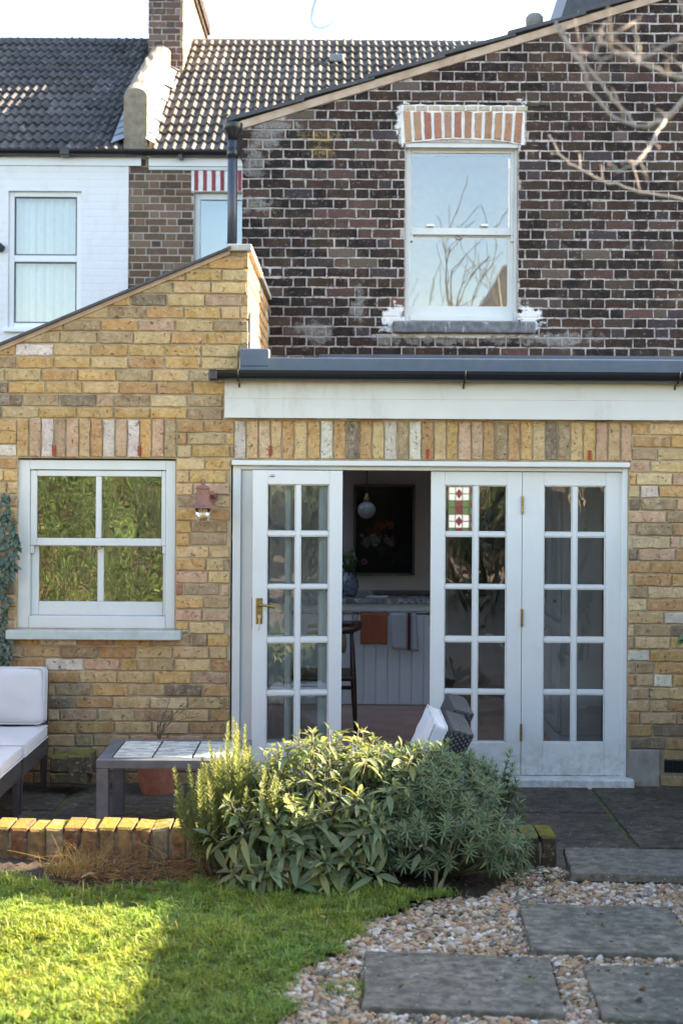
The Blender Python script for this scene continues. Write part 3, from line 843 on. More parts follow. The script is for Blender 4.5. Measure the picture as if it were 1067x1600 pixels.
def door_leaf(hx, w, stl, str_, side, rot, mats, y=DYF, zoff=0):
    """leaf with its hinge at hx; side +1: it runs to +x, -1: to -x; stl/str_: stile widths at hinge / at free end"""
    T = .045
    a0, a1 = (0, w) if side > 0 else (-w, 0)
    p0, p1 = (stl, w - str_) if side > 0 else (-(w - str_), -stl)
    mid = (p0 + p1) / 2; mw = .014
    m = MB()
    m.box(a0 + .0015, p0, 0, T, LZ0, LZ1); m.box(p1, a1 - .0015, 0, T, LZ0, LZ1)
    m.box(p0, p1, .0006, T - .0006, ROWS[0][0], LZ1); m.box(p0, p1, .0006, T - .0006, LZ0, ROWS[-1][1])
    o = m.build('door', mats, ext, bevel=.003)
    o.location = (hx, y - YF, 0); o.rotation_euler = (0, 0, rot)
    m = MB()
    m.box(mid - mw, mid + mw, .008, T - .008, ROWS[-1][1], ROWS[0][0])
    for (hi, lo), (hi2, lo2) in zip(ROWS[:-1], ROWS[1:]):
        for xa, xb in ((p0, mid - mw), (mid + mw, p1)): m.box(xa, xb, .0085, T - .0085, hi2, lo)
    # glazing beads round each pane
    for hi, lo in ROWS:
        for xa, xb in ((p0, mid - mw), (mid + mw, p1)):
            for ya, yb in ((.013, .019), (.026, .032)):
                m.box(xa, xa + .007, ya, yb, lo, hi); m.box(xb - .007, xb, ya, yb, lo, hi)
                m.box(xa + .007, xb - .007, ya, yb, hi - .007, hi); m.box(xa + .007, xb - .007, ya, yb, lo, lo + .007)
    m.build('glazing_bars', mats, o, bevel=.0035)
    for hi, lo in ROWS:
        for xa, xb in ((p0, mid - mw), (mid + mw, p1)):
            g_ = MB(); g_.box(xa - .002, xb + .002, .0205, .0245, lo - .002, hi + .002); g_.build('pane', M['glass'], o)
    return o
lx = [X_(p, 960, DYF) for p in (375.5, 532, 672, 815, 971.5)]
W1, W2, W3, W4 = lx[1] - lx[0], lx[2] - lx[1], lx[3] - lx[2], lx[4] - lx[3]
st = .092
L1 = door_leaf(lx[0], W1, st + .012, .136, 1, 0, M['doorpaint'])
L2 = door_leaf(lx[1] + .004, W2, st - .008, st - .002, 1, R(-172.5), M['doorpaint'], y=DYF - .012)
L3 = door_leaf(lx[2], W3, st - .004, st + .004, 1, 0, M['doorpaint'])
L4 = door_leaf(lx[4], W4, st + .012, .136, -1, 0, M['doorpaint'])
L2['label'] = 'open leaf folded flat back, with brass lever handle'
for z0_, z1_ in ((1.786, 1.672), (1.076, .964), (.355, .245)):
    m = MB(); xh = lx[3] - lx[2]
    for q in range(5): m.tube([(xh, -.007, z0_ + (z1_ - z0_) * q / 5), (xh, -.007, z0_ + (z1_ - z0_) * (q + .93) / 5)], .0075, 8)
    m.build('hinge', M['brass'], L3)
m = MB(); m.box(-.002, .002, .006, .04, .965, 1.14); m.build('latch_plate', M['brass'], L3)
xh = W2 - .045
m = MB(); m.box(xh - .021, xh + .021, .045, .0485, .985, 1.145); m.build('handle_plate', M['brass'], L2, bevel=.002)
m = MB(); m.tube([(xh, .048, 1.102), (xh, .078, 1.102), (xh - .02, .084, 1.104), (xh - .06, .082, 1.098), (xh - .092, .08, 1.088), (xh - .105, .08, 1.092)], [.01, .008, .008, .007, .006, .005], 8); m.build('handle', M['brass'], L2, smooth=True)
m = MB(); m.tube([(xh, .048, 1.03), (xh, .056, 1.03)], .012, 10); m.tube([(xh, .056, 1.035), (xh, .058, .985), (xh + .004, .057, .945)], .003, 6); m.build('key', M['steel'], L2)
m = MB(); m.box(W2 - .003, W2 + .001, .010, .036, .955, 1.15); m.build('lock_face', M['brass'], L2)
m = MB(); m.lathe([(.001, 0), (.016, 0), (.017, .004), (.012, .007), (.001, .007)], (0, 0, 0), 14)
b = m.build('bolt_keep', M['steel'], L2, smooth=True); b.location = (W2 - .12, .0455, 1.905); b.rotation_euler = (R(-90), 0, 0); b.scale = (1.1, .45, 1)

# ------------------------------------------------------------------ dark brick house behind (gable end of the rear wing)
dk = thing('brick_house', 'dark sooty brick rear wing with sash window and sloping verge', 'house', (.8, DY, 2.4))
DXL = X_(378, 380, DY)
vz0 = Z_(378, 190, DY); vx1, vz1 = P(880, 36, DY)
VK = (vz1 - vz0) / (vx1 - DXL)
DXR = 3.6
def verge(x): return vz0 + VK * (x - DXL)
UX0, UX1, UZ0, UZ1 = RC(633, 809, 222, 501, DY)
AX0, AX1, AZ0, AZ1 = RC(627, 819, 166, 224, DY)
dw = MB(); ym = .006
dw.prism([(DXL, 2.4), (UX0, 2.4), (UX0, verge(UX0)), (DXL, verge(DXL))], DY + ym, DY + .24)
dw.prism([(UX0, 2.4), (UX1, 2.4), (UX1, UZ0), (UX0, UZ0)], DY + ym, DY + .24)
dw.prism([(UX0, UZ1), (UX1, UZ1), (UX1, verge(UX1)), (UX0, verge(UX0))], DY + ym, DY + .24)
dw.prism([(UX1, 2.4), (DXR, 2.4), (DXR, verge(DXR)), (UX1, verge(UX1))], DY + ym, DY + .24)
dw.box(DXL, DXL + .22, DY + .24, 15.25, 2.4, verge(DXL))
dw = dw.build('wall', M['dmortar'], dk)
rg = random.Random(77)
SILL = RC(613, 835, 503, 521, DY)
rects = lay(DXL, DXR, Z_(700, 556, DY) - .0787 * 2, 6.3, .0787, .012, .218, .1, 'flemish', rg)
for o_ in ((UX0, UX1, UZ0, UZ1), (AX0 - .01, AX1 + .01, AZ0, AZ1 + .01), SILL): rects = minus(rects, o_)
polys = []
for r_ in rects:
    q = clip(poly_rect(r_), -VK, 1, vz0 - VK * DXL - .058)
    if len(q) < 3 or area(q) < .001: continue
    polys.append(r_ if area(q) > .985 * area(poly_rect(r_)) else q)
dpool = Pool(M['db_o'], jit=.0036, ch=.005, seed=6)
put_bricks(dw, polys, DY, dpool, M['db_a'], PAL_D, rg, 300, jit=.003)
# left flank bricks (seen only from the side)
side_bricks(dw, [r_ for r_ in lay(DY + .02, 15.2, 3.2, vz0, .0787, .0115, .218, .1, 'flemish', rg)], DXL, M['db_a'], PAL_D, rg, sgn=-1)
# verge: pink mortar fillet below, overlapping tile ends above
m = MB(); m.prism([(DXL - .02, verge(DXL) - .058), (DXR, verge(DXR) - .058), (DXR, verge(DXR) + .005), (DXL - .02, verge(DXL) + .005)], DY - .012, DY + .2)
m.build('verge_mortar', M['fillet'], dk)
rf = MB(); rf.prism([(DXL - .1, verge(DXL - .1) + .006), (DXR, verge(DXR) + .006), (DXR, verge(DXR) + .03), (DXL - .1, verge(DXL - .1) + .03)], DY + .02, 15.3)
rf = rf.build('roof', M['slate'], dk)
x = DXL - .13; k = 0
while x < DXR:
    w = .62
    m = MB(); za, zb = verge(x) + .012, verge(x + w) + .012
    lift = .022
    m.prism([(x, za + lift), (x + w, zb), (x + w, zb + .028), (x, za + lift + .035)], DY - .04 + .004 * (k % 2), DY + .3)
    m.build('verge_tile', M['slate'], rf, bevel=.004); x += w - .06; k += 1
m = MB(); cxp, czp = P(835, 36, DY + .8); m.lathe([(.055, 0), (.055, .22), (.075, .24), (.075, .3), (.05, .33)], (cxp, DY + .8, czp - .25), 16); m.build('vent_pipe', M['cement'], rf, smooth=True)
# slate-hung dormer cheek just inside the top of the picture
m = MB(); p0 = P(872, 26, DY + .6); p1 = P(897, -10, DY + .6)
m.add([(p0[0], DY + .6, p0[1] - .08), (p0[0] + 1.4, DY + .6, p0[1] + .2), (p0[0] + 1.4, DY + .6, p1[1] + .9), (p1[0] + .14, DY + .6, p1[1] + .6), (p0[0], DY + 2.6, p0[1] - .08), (p0[0] + 1.4, DY + 2.6, p0[1] + .2), (p0[0] + 1.4, DY + 2.6, p1[1] + .9), (p1[0] + .14, DY + 2.6, p1[1] + .6)],
      [(0, 1, 2, 3), (7, 6, 5, 4), (0, 3, 7, 4), (3, 2, 6, 7), (2, 1, 5, 6), (1, 0, 4, 5)])
m.build('dormer', M['slate'], dk)
# arch over the upstairs window
PAL_A = [(3, (.40, .20, .12)), (2, (.46, .27, .17)), (1, (.33, .15, .10))]
ncr = 12; acx = (AX0 + AX1) / 2
m = MB(); top, bot = [], []
for k in range(25):
    t = k / 24; x = AX0 + (AX1 - AX0) * t
    top.append((x + rg.uniform(-.006, .006), AZ1 + .012 + rg.uniform(-.008, .008)))
    bot.append((x, AZ0 - .005 + .045 * (1 - (2 * t - 1) ** 2) + rg.uniform(-.004, .004)))
m.prism(bot + top[::-1], DY - .002, DY + .12); m.build('arch_mortar', M['whitemort'], dw)
ap = []
for k in range(ncr):
    t0, t1 = (k + .18) / ncr, (k + .86) / ncr
    def ax(t, up): return acx + (t - .5) * (AX1 - AX0) * (1.0 if up else .965)
    zb0, zb1 = [AZ0 + .006 + .045 * (1 - (2 * t - 1) ** 2) for t in (t0, t1)]
    ap.append([(ax(t0, 0), zb0), (ax(t1, 0), zb1), (ax(t1, 1), AZ1 - .045 + rg.uniform(-.01, .01)), (ax(t0, 1), AZ1 - .045 + rg.uniform(-.01, .01))])
put_bricks(dw, ap, DY - .012, Pool(M['bb_o'], jit=.004, seed=9), M['bb_a'], PAL_A, rg, 300, jit=.001, name='arch_brick')
capb = []
x = AX0 + .02
while x < AX1 - .05: capb.append((x, x + .085, AZ1 - .032, AZ1 + .004)); x += .1
put_bricks(dw, capb, DY - .011, Pool(M['bb_o'], seed=10), M['bb_a'], [(1, (.5, .43, .33))], rg, 300, name='arch_brick')
uy = DY + .07
win2, ud = sash_window(dk, M['paint2'], dict(outer=(633, 808, 226, 501), inner=(641, 803, 234, 493), up=[(643, 798, 238, 355)], up_o=(641, 803, 234, 366),
                        low=[(641, 794, 368, 477)], low_o=(640, 803, 364, 494)), uy, M['glass_up'])
m = MB(); m.box(UX0 - .002, UX1 + .002, uy - .055, uy + .02, UZ1 - .035, UZ1 + .05); m.build('window_head', M['paint2'], win2)
m = MB(); m.box(UX0 + .02, UX1 - .02, uy + .45, uy + .47, UZ0, UZ1); m.build('window_backing', M['room'], win2)  # dark panel in place of the shade inside the upstairs room
for px in (672, 757):
    x, z = P(px, 352, uy); m = MB(); m.box(x - .03, x + .03, uy - .012, uy + .01, z - .006, z + .012); m.build('sash_stop', M['upvc'], win2, bevel=.003)
x, z = P(719, 366, uy); m = MB(); m.tube([(x - .035, uy + .04, z), (x - .025, uy, z - .012), (x, uy - .01, z - .02), (x + .025, uy, z - .012), (x + .035, uy + .04, z)], .0045, 8); m.build('sash_pull', M['brass'], win2, smooth=True)
m = MB(); m.box(SILL[0], SILL[1], DY - .07, DY + .1, SILL[2], SILL[3]); m.build('window_sill', M['stonesill'], dk, bevel=.012, seg=2)
m = MB(); m.box(DXL + .62, DXR, DY - .02, DY + .001, 2.55, Z_(700, 556, DY) + .008); m.build('flashing', M['lead'], dk)
# downpipe and hopper on the corner
hx, hz = P(364, 200, DY - .12)
dp = MB(); M['pipe'] = plain('slate_blue_pipe', (.035, .043, .06), .35, .15)
dp.tube([(hx, DY - .14, hz), (hx, DY - .14, 3.42)], .039, 16); dp = dp.build('downpipe', M['pipe'], dk, smooth=True)
m = MB(); m.lathe([(.040, -.10), (.046, -.06), (.075, -.02), (.08, .03), (.078, .035)], (hx, DY - .14, hz), 18); m.build('hopper', M['black'], dp, smooth=True)
m = MB(); m.lathe([(.045, -.04), (.045, .04)], (hx, DY - .14, hz - .2), 16); m.build('pipe_collar', M['black'], dp, smooth=True)
m = MB(); m.tube([(DXL - .04, DY + .02, verge(DXL) - .02), (DXL - .06, DY - .04, verge(DXL) - .12), (DXL - .075, DY - .1, hz - .02)], .022, 10); m.build('pipe_offset', M['black'], dp, smooth=True)

# ------------------------------------------------------------------ the terrace further back
BY = 15.3
EZ = Z_(200, 240, BY)
PT = .65
RY = BY + 3.31
def roof_z(y): return EZ + .05 + (y - BY) * PT
th = thing('terraced_house', 'brown brick terraced house behind with tiled roof and tall chimney', 'house', (-1.2, BY, 0))
TX0, TX1 = X_(201, 380, BY), 4.0
BWX0, BWX1, BWZ0, BWZ1 = RC(303, 398, 300, 470, BY)
m = MB(); ym = .006
m.prism([(TX0, 0), (BWX0, 0), (BWX0, EZ - .03), (TX0, EZ - .03)], BY + ym, BY + .3)
m.prism([(BWX0, 0), (BWX1, 0), (BWX1, BWZ0), (BWX0, BWZ0)], BY + ym, BY + .3)
m.prism([(BWX0, BWZ1), (BWX1, BWZ1), (BWX1, EZ - .03), (BWX0, EZ - .03)], BY + ym, BY + .3)
m.prism([(BWX1, 2.46), (TX1, 2.46), (TX1, EZ - .03), (BWX1, EZ - .03)], BY + ym, BY + .3)
tw = m.build('wall', M['bmortar'], th)
rg = random.Random(31)
rects = lay(TX0, DXL + .4, 2.6, EZ - .06, .0787, .0115, .218, .1, 'flemish', rg)
BA = (BWX0 - .03, BWX1 + .03, BWZ1, BWZ1 + .26)
for o_ in ((BWX0, BWX1, BWZ0, BWZ1), BA): rects = minus(rects, o_)
put_bricks(tw, rects, BY, Pool(M['bb_o'], seed=12), M['bb_a'], PAL_B, rg, 200)
m = MB(); m.box(BA[0], BA[1], BY - .004, BY + .1, BA[2] + .01, BA[3]); m.build('arch_mortar', M['whitemort'], tw)
ar = []
x = BA[0] + .03
while x < BA[1] - .03: ar.append((x, x + .042, BA[2] + .016, BA[3] - .02)); x += .092
put_bricks(tw, ar, BY - .01, Pool(M['bb_o'], seed=13), M['bb_a'], [(1, (.33, .06, .07))], rg, 100, name='arch_brick')
m = MB(); m.box(BWX0, BWX0 + .06, BY + .05, BY + .12, BWZ0, BWZ1); m.box(BWX0 + .06, BWX1 - .06, BY + .05, BY + .12, BWZ1 - .07, BWZ1); m.box(BWX1 - .06, BWX1, BY + .05, BY + .12, BWZ0, BWZ1)
bw = m.build('window', M['paint2'], th, bevel=.005)
m = MB(); m.box(BWX0 + .055, BWX1 - .055, BY + .08, BY + .085, BWZ0, BWZ1 - .06); m.build('pane', M['glass_up'], bw)
m = MB(); m.box(BWX0, BWX1, BY + .32, BY + .34, BWZ0, BWZ1); m.build('window_backing', M['blind'], bw)
# roofs with interlocking tiles
def tile_mesh(name, W, L, mat):
    nx = 12; prof = []
    for i in range(nx + 1):
        u = i / nx; t = (u * 2) % 1.0
        h = .030 * max(0, math.sin(math.pi * min(1, t / .62))) ** .8 if t < .62 else 0.0
        prof.append((u * W - W / 2, h))
    vs, fs = [], []
    for (x, h) in prof: vs.append((x, 0, h + .03))
    for (x, h) in prof: vs.append((x, L, h + .0))
    for (x, h) in prof: vs.append((x, 0, h * .6))
    q = nx + 1
    for i in range(nx): fs.append((i, i + 1, q + i + 1, q + i)); fs.append((2 * q + i, 2 * q + i + 1, i + 1, i))
    fs.append((0, q, 2 * q)); fs.append((nx, 2 * q + nx, q + nx))
    me = bpy.data.meshes.new(name); me.from_pydata(vs, [], fs); me.update(); me.materials.append(mat)
    return me
def hidden_by_wing(x, y, z):
    px, py = proj(x, y, z)
    wx, wz = P(px, py, DY)
    return wx > DXL and wz < verge(wx)
def tiled_roof(parent, x0, x1, mat, rg):
    m = MB()
    m.add([(x0, BY - .08, roof_z(BY - .08) - .03), (x1, BY - .08, roof_z(BY - .08) - .03), (x1, RY, roof_z(RY) - .03), (x0, RY, roof_z(RY) - .03), (x1, RY + 3.4, roof_z(BY) - .03), (x0, RY + 3.4, roof_z(BY) - .03)], [(0, 1, 2, 3), (3, 2, 4, 5)])
    rf = m.build('roof', mat, parent)
    W, rows = .2, 15
    al = math.atan(PT); L = (RY - BY + .1) / math.cos(al); gz = L / rows
    me = tile_mesh('roof_tile', W, gz + .05, mat)
    mass, n = [], 0
    for r_ in range(rows):
        s = r_ * gz; y = BY - .1 + s * math.cos(al); z = roof_z(y)
        k = 0; x = x0 + W / 2
        while x < x1:
            zz = z + .004
            if inframe(x, y, zz, 30) and not hidden_by_wing(x, y + .1, zz + .1) and n < 300:
                o = bpy.data.objects.new('roof_tile', me); place(o, rf, (x + rg.uniform(-.004, .004), y, zz)); o.rotation_euler = (al + rg.uniform(-.022, .022), rg.uniform(-.02, .02), rg.uniform(-.02, .02)); n += 1
            else: mass.append((x, y, zz))
            x += W
    if mass:
        vs = np.array([v.co[:] for v in me.vertices]); rm = Matrix.Rotation(al, 3, 'X')
        mm = MB()
        for (x, y, z) in mass:
            mm.add([tuple(rm @ Vector(v) + Vector((x, y, z))) for v in vs], [tuple(p.vertices) for p in me.polygons])
        mm.build('tile_field', mat, rf, kind='stuff')
    rx = x0
    while rx < x1:
        w = min(.45, x1 - rx)
        m = MB(); m.tube([(rx + .004, RY, roof_z(RY) - .05), (rx + w - .004, RY, roof_z(RY) - .05)], .085, 14); m.build('ridge_tile', mat, rf, smooth=False); rx += w
    return rf
rg = random.Random(5)
PWX0, PWX1 = -2.345, -2.095                                   # party wall parapet
trf = tiled_roof(th, PWX1 + .06, 3.2, M['tile_r'], rg)
# party parapet with rounded cement coping, rising to the stack
m = MB()
def arc(x0, x1, z, n=8):
    c, r_ = (x0 + x1) / 2, (x1 - x0) / 2
    return [(c + r_ * math.cos(math.pi * k / n), z + r_ * .75 * math.sin(math.pi * k / n)) for k in range(n + 1)]
ya, yb = BY + .05, 17.6
za, zb = Z_(211, 150, ya), Z_(262, 78, yb)
A = [(PWX1, roof_z(ya) - .3)] + arc(PWX0, PWX1, za) + [(PWX0, roof_z(ya) - .3)]
B = [(PWX1, roof_z(yb) - .3)] + arc(PWX0, PWX1, zb) + [(PWX0, roof_z(yb) - .3)]
n = len(A); NS = 14
vs, fs = [], []
for s in range(NS + 1):
    t = s / NS
    for (a, b) in zip(A, B):
        jx, jz = (rg.uniform(-.012, .012), rg.uniform(-.014, .014)) if s else (0, 0)
        vs.append((a[0] + (b[0] - a[0]) * t + jx, ya + (yb - ya) * t, a[1] + (b[1] - a[1]) * t + jz))
for s in range(NS):
    for i in range(n): fs.append((s * n + i, s * n + (i + 1) % n, (s + 1) * n + (i + 1) % n, (s + 1) * n + i))
fs.append(tuple(range(n - 1, -1, -1)))
m.add(vs, fs); M['render'] = plain('sand_render', (.25, .20, .15), .95, .22, 16, bump=.8, bscale=45)
m.build('party_parapet', M['render'], th)
for x0, x1 in ((PWX0 - .13, PWX0 + .01), (PWX1 - .01, PWX1 + .09)):
    m = MB(); q = 12
    for k in range(q):
        y0, y1 = BY + .0 + k * (2.3 / q), BY + (k + 1) * (2.3 / q) + .02
        inner = x1 if x1 < -2.2 else x0; outer = x0 if x1 < -2.2 else x1 + rg.uniform(-.03, .03)
        d = .01
        m.add([(inner, y0, roof_z(y0) + .12), (inner, y1, roof_z(y1) + .105), (outer, y1, roof_z(y1) + .055), (outer, y0, roof_z(y0) + .065)], [(0, 1, 2, 3)] if x1 > -2.2 else [(3, 2, 1, 0)])
    m.build('flashing', M['flash'], th)
# chimney stack
CY0, CY1, CXa, CXb = 17.45, 20.3, -2.375, -1.95
ch = MB(); ch.box(CXa + .006, CXb - .006, CY0 + .006, CY1, 6.2, 8.3)
ch = ch.build('chimney', M['dmortar'], th)
rr = lay(CXa, CXb, 6.4, 8.04, .0787, .0115, .218, .1, 'flemish', rg)
put_bricks(ch, [r_ for r_ in rr if r_[3] < 8.06], CY0, Pool(M['bb_o'], seed=15), M['bb_a'], PAL_C, rg, 120)
side_bricks(ch, [r_ for r_ in lay(CY0, CY1, 6.4, 8.04, .0787, .0115, .218, .1, 'flemish', rg) if r_[3] < 8.06], CXb, M['bb_a'], [(1, (.34, .27, .19)), (1, (.28, .2, .14)), (1, (.38, .33, .25))], rg)  # paler colours paint the sunlight onto this side of the stack
m = MB(); m.box(CXa - .03, CXb + .03, CY0 - .03, CY1 + .03, 8.06, 8.13); m.box(CXa - .06, CXb + .06, CY0 - .06, CY1 + .06, 8.132, 8.29); m.box(CXa - .02, CXb + .02, CY0 - .02, CY1 + .02, 8.292, 8.4)
m.build('chimney_corbel', M['bb_a'], ch, bevel=.01)
m.c = []
for q in range(6):  # pots above the view, made taller and closer to shade the left roof
    m = MB(); m.lathe([(.15, 0), (.16, .05), (.14, .1), (.12, .75), (.15, .78), (.15, .85)], (-2.16, CY0 + .3 + q * .45, 8.4), 16); m.build('shading_chimney_pot', M['terracotta'], ch, smooth=True)
m = MB(); m.box(PWX1 + .03, 3.2, BY - .03, BY + .02, EZ - .13, EZ - .02); m.build('fascia', M['upvc'], th)
m = MB(); m.box(PWX1 + .03, DXL + .4, BY - .02, BY + .0, EZ - .17, EZ - .135); m.build('soffit', M['paint2'], th)
half_gutter(X_(200, 240, BY), 3.2, BY - .1, EZ + .02, .06, M['black'], th)
gb_ = X_(284, 246, BY); m = MB(); m.box(gb_ - .02, gb_ + .02, BY - .15, BY - .03, EZ - .07, EZ - .03); m.build('gutter_bracket', M['black'], th)
# small vent tile
vx, vz = P(526, 97, 17.9); m = MB(); m.box(vx - .09, vx + .09, 17.75, 17.95, roof_z(17.85) + .0, roof_z(17.85) + .1); m.build('vent_tile', M['flash'], trf, bevel=.02)

def painted_brick():
    k = NM('white_painted_brick'); p = k.sep(k.pos()); cv = k.n('ShaderNodeCombineXYZ'); k.set(cv.inputs[0], p[0]); k.set(cv.inputs[1], p[2])
    t = k.n('ShaderNodeTexBrick'); k.set(t.inputs['Vector'], cv.outputs[0]); t.inputs['Scale'].default_value = 1; t.inputs['Brick Width'].default_value = .23; t.inputs['Row Height'].default_value = .0787; t.inputs['Mortar Size'].default_value = .008; t.inputs['Mortar Smooth'].default_value = .6
    nz = k.noise(13, 5, .6)
    k.bump(k.math('ADD', k.math('MULTIPLY', t.outputs['Fac'], -.6), k.math('MULTIPLY', nz, .9)), .38, .010)
    c = k.mix(k.ramp(k.noise(4, 6, .7, vec=k.mapped((1, 1, .4))), [(.5, 0), (.75, .4)]), (.80, .78, .77), (.55, .52, .48))
    return k.done(c, .8)
M['wpaint'] = painted_brick()
wh = thing('painted_house', 'white painted neighbouring house with dark tiled roof and net curtains', 'house', (-3.4, BY, 0))
NX0, NX1, NZ0, NZ1 = RC(13, 127, 298, 512, BY)
m = MB(); wx0 = -5.6; zt = EZ - .03
m.prism([(wx0, 0), (NX0, 0), (NX0, zt), (wx0, zt)], BY - .012, BY + .3); m.prism([(NX0, 0), (NX1, 0), (NX1, NZ0), (NX0, NZ0)], BY - .012, BY + .3)
m.prism([(NX0, NZ1 + .0), (NX1, NZ1), (NX1, zt), (NX0, zt)], BY - .012, BY + .3); m.prism([(NX1, 0), (TX0 - .003, 0), (TX0 - .003, zt), (NX1, zt)], BY - .012, BY + .3)
m.build('wall', M['wpaint'], wh)
m = MB(); f_ = .055; mz = Z_(70, 403, BY)
m.box(NX0, NX0 + f_, BY + .03, BY + .1, NZ0, NZ1); m.box(NX1 - f_, NX1, BY + .03, BY + .1, NZ0, NZ1); m.box(NX0 + f_, NX1 - f_, BY + .03, BY + .1, NZ1 - f_, NZ1); m.box(NX0 + f_, NX1 - f_, BY + .03, BY + .1, NZ0, NZ0 + f_); m.box(NX0 + f_, NX1 - f_, BY + .028, BY + .1, mz - .035, mz + .035)
nw = m.build('window', M['upvc'], wh, bevel=.006)
for z0_, z1_ in ((NZ0 + f_, mz - .035), (mz + .035, NZ1 - f_)):
    m = MB(); b_ = .014
    xa, xb = NX0 + f_, NX1 - f_
    m.box(xa, xa + b_, BY + .04, BY + .06, z0_, z1_); m.box(xb - b_, xb, BY + .04, BY + .06, z0_, z1_); m.box(xa + b_, xb - b_, BY + .04, BY + .06, z0_, z0_ + b_); m.box(xa + b_, xb - b_, BY + .04, BY + .06, z1_ - b_, z1_)
    m.build('gasket', M['black'], nw)
    m = MB(); m.box(xa + b_, xb - b_, BY + .05, BY + .055, z0_ + b_, z1_ - b_); m.build('pane', M['glass_back'], nw)
m = MB(); vs, fs = [], []; nn = 60
for k in range(nn + 1):
    x = NX0 + (NX1 - NX0) * k / nn + .006 * math.sin(k * 1.7); yy = BY + .16 + .03 * math.sin(k * .9 + math.sin(k * .31)) + .012 * math.sin(k * 2.47 + 1)
    vs += [(x, yy, NZ0), (x, yy, NZ1)]
    if k: fs.append((2 * k - 2, 2 * k, 2 * k + 1, 2 * k - 1))
m.add(vs, fs); m.build('net_curtain', M['net'], nw, smooth=True)
m = MB(); m.box(NX0 - .04, NX1 + .04, BY - .06, BY + .03, NZ0 - .05, NZ0 - .001); m.build('window_sill', M['upvc'], wh, bevel=.01)
m = MB(); m.box(wx0, PWX0 - .02 + .22, BY - .03, BY - .0125, EZ - .13, EZ - .02); m.build('fascia', M['upvc'], wh)
tiled_roof(wh, -5.55, PWX0 - .03, M['tile_l'], rg)
half_gutter(wx0, X_(200, 240, BY) - .005, BY - .1, EZ + .02, .06, M['black'], wh)
x, z = P(105, 243, BY); m = MB(); m.box(x - .05, x + .05, BY - .16, BY - .04, EZ - .05, EZ + .03); m.build('gutter_joint', M['black'], wh, bevel=.01)
m = MB(); x, z = P(2, 388, BY); m.tube([(x - .1, BY - .03, z + .05), (x - .02, BY - .06, z + .02), (x + .03, BY - .08, z - .02)], [.03, .045, .04], 10); m.build('security_light', M['black'], wh)

# ------------------------------------------------------------------ kitchen seen through the doors
FZ = .03
KY = 12.7
m = MB(); m.box(-3.2, 1.8, YF + .12, 17.2, -.1, FZ - .002); tag(m.build('floor', M['tfloor']), kind='structure')
m = MB(); m.prism([(-3.2, FZ), (-.8, FZ), (-.8, slope_z(-.8) - .06), (-3.2, slope_z(-3.2) - .06)], KY, KY + .12); m.box(-.799, .82, KY, KY + .12, FZ, 2.4); tag(m.build('wall_back', M['wall_in']), kind='structure')
m = MB(); m.box(1.8, 1.92, YF + .22, 17.2, FZ, 2.4); tag(m.build('wall_right', M['hallwall']), kind='structure')
m = MB(); m.box(-3.32, -3.2, YF + .22, KY + .1, FZ, 2.3); tag(m.build('wall_left', M['wall_in']), kind='structure')
m = MB(); m.box(.82, .94, KY + .002, 17.2, FZ, 2.4); tag(m.build('wall_hall', M['hallwall']), kind='structure')
m = MB(); m.box(-.80, SKX0, YF + .22, 17.3, 2.4, 2.44); m.box(SKX1, 1.8, YF + .22, 17.3, 2.4, 2.44); m.box(SKX0, SKX1, YF + .22, SKY0, 2.4, 2.44); m.box(SKX0, SKX1, SKY1, 17.3, 2.4, 2.44)
tag(m.build('ceiling', M['ceil']), kind='structure')
m = MB(); m.box(.94, 1.8, 17.2, 17.3, FZ, 2.4); tag(m.build('wall_far', M['hallwall']), kind='structure')
ct = thing('kitchen_counter', 'white boarded kitchen counter with grey marble top and brass rail', 'counter', (-.4, 11.9, FZ))
m = MB(); m.box(-1.7, .80, 11.78, KY - .004, .862, .902); m.build('worktop', M['marble'], ct, bevel=.004)
m = MB(); m.box(-1.68, .785, 11.822, KY - .01, FZ, .861); m.build('carcass', M['tgboard'], ct)
m = MB(); m.box(-1.68, .785, 11.80, 11.8215, .80, .86); m.build('top_rail', M['tgboard'], ct, bevel=.003)
x = -1.68
while x < .78:
    m = MB(); m.box(x, min(x + .096, .785), 11.806, 11.8215, FZ + .002, .7985); m.build('board', M['tgboard'], ct, bevel=.004, seg=1); x += .0985
ry, rz = 11.74, Z_(600, 959, 11.74)
m = MB(); m.tube([(-1.6, ry, rz), (.745, ry, rz)], .007, 10); rail = m.build('towel_rail', M['brass'], ct, smooth=True)
for x in (-1.5, -.4, .735):
    m = MB(); m.tube([(x, ry, rz), (x, 11.80, rz)], .007, 8); m.tube([(x, 11.79, rz), (x, 11.801, rz)], .018, 12); m.build('rail_bracket', M['brass'], rail)
def towel(name, px0, px1, py1, mat, label, wav, tilt=0):
    x0, x1 = X_(px0, 970, ry), X_(px1, 970, ry); z1 = Z_(px0, py1, ry)
    vs, fs = [], []; nx, nz = 14, 16
    for k in range(nz + 1):
        for i in range(nx + 1):
            u, t = i / nx, k / nz
            if t < .12: a = math.pi * (1 - t / .12) ; yy = ry + .012 * math.cos(math.pi - a) * -1; zz = rz + .011 * math.sin(a)
            else: yy = ry - .012 - .006 * wav * math.sin(u * 7 + t) - .004; zz = rz - (t - .12) / .88 * (rz - z1) - tilt * u * (t) * .02
            vs.append((x0 + (x1 - x0) * u + tilt * .02 * t, yy, zz))
    for k in range(nz):
        for i in range(nx): a = k * (nx + 1) + i; fs.append((a, a + 1, a + nx + 2, a + nx + 1))
    m = MB(); m.add(vs, fs); o = m.build(name, mat, smooth=True)
    s_ = o.modifiers.new('thick', 'SOLIDIFY'); s_.thickness = .005
    return tag(o, label, 'towel')
M['rust'] = plain('rust_cloth', (.30, .085, .04), .95, .1, 20, bump=.3, bscale=300)
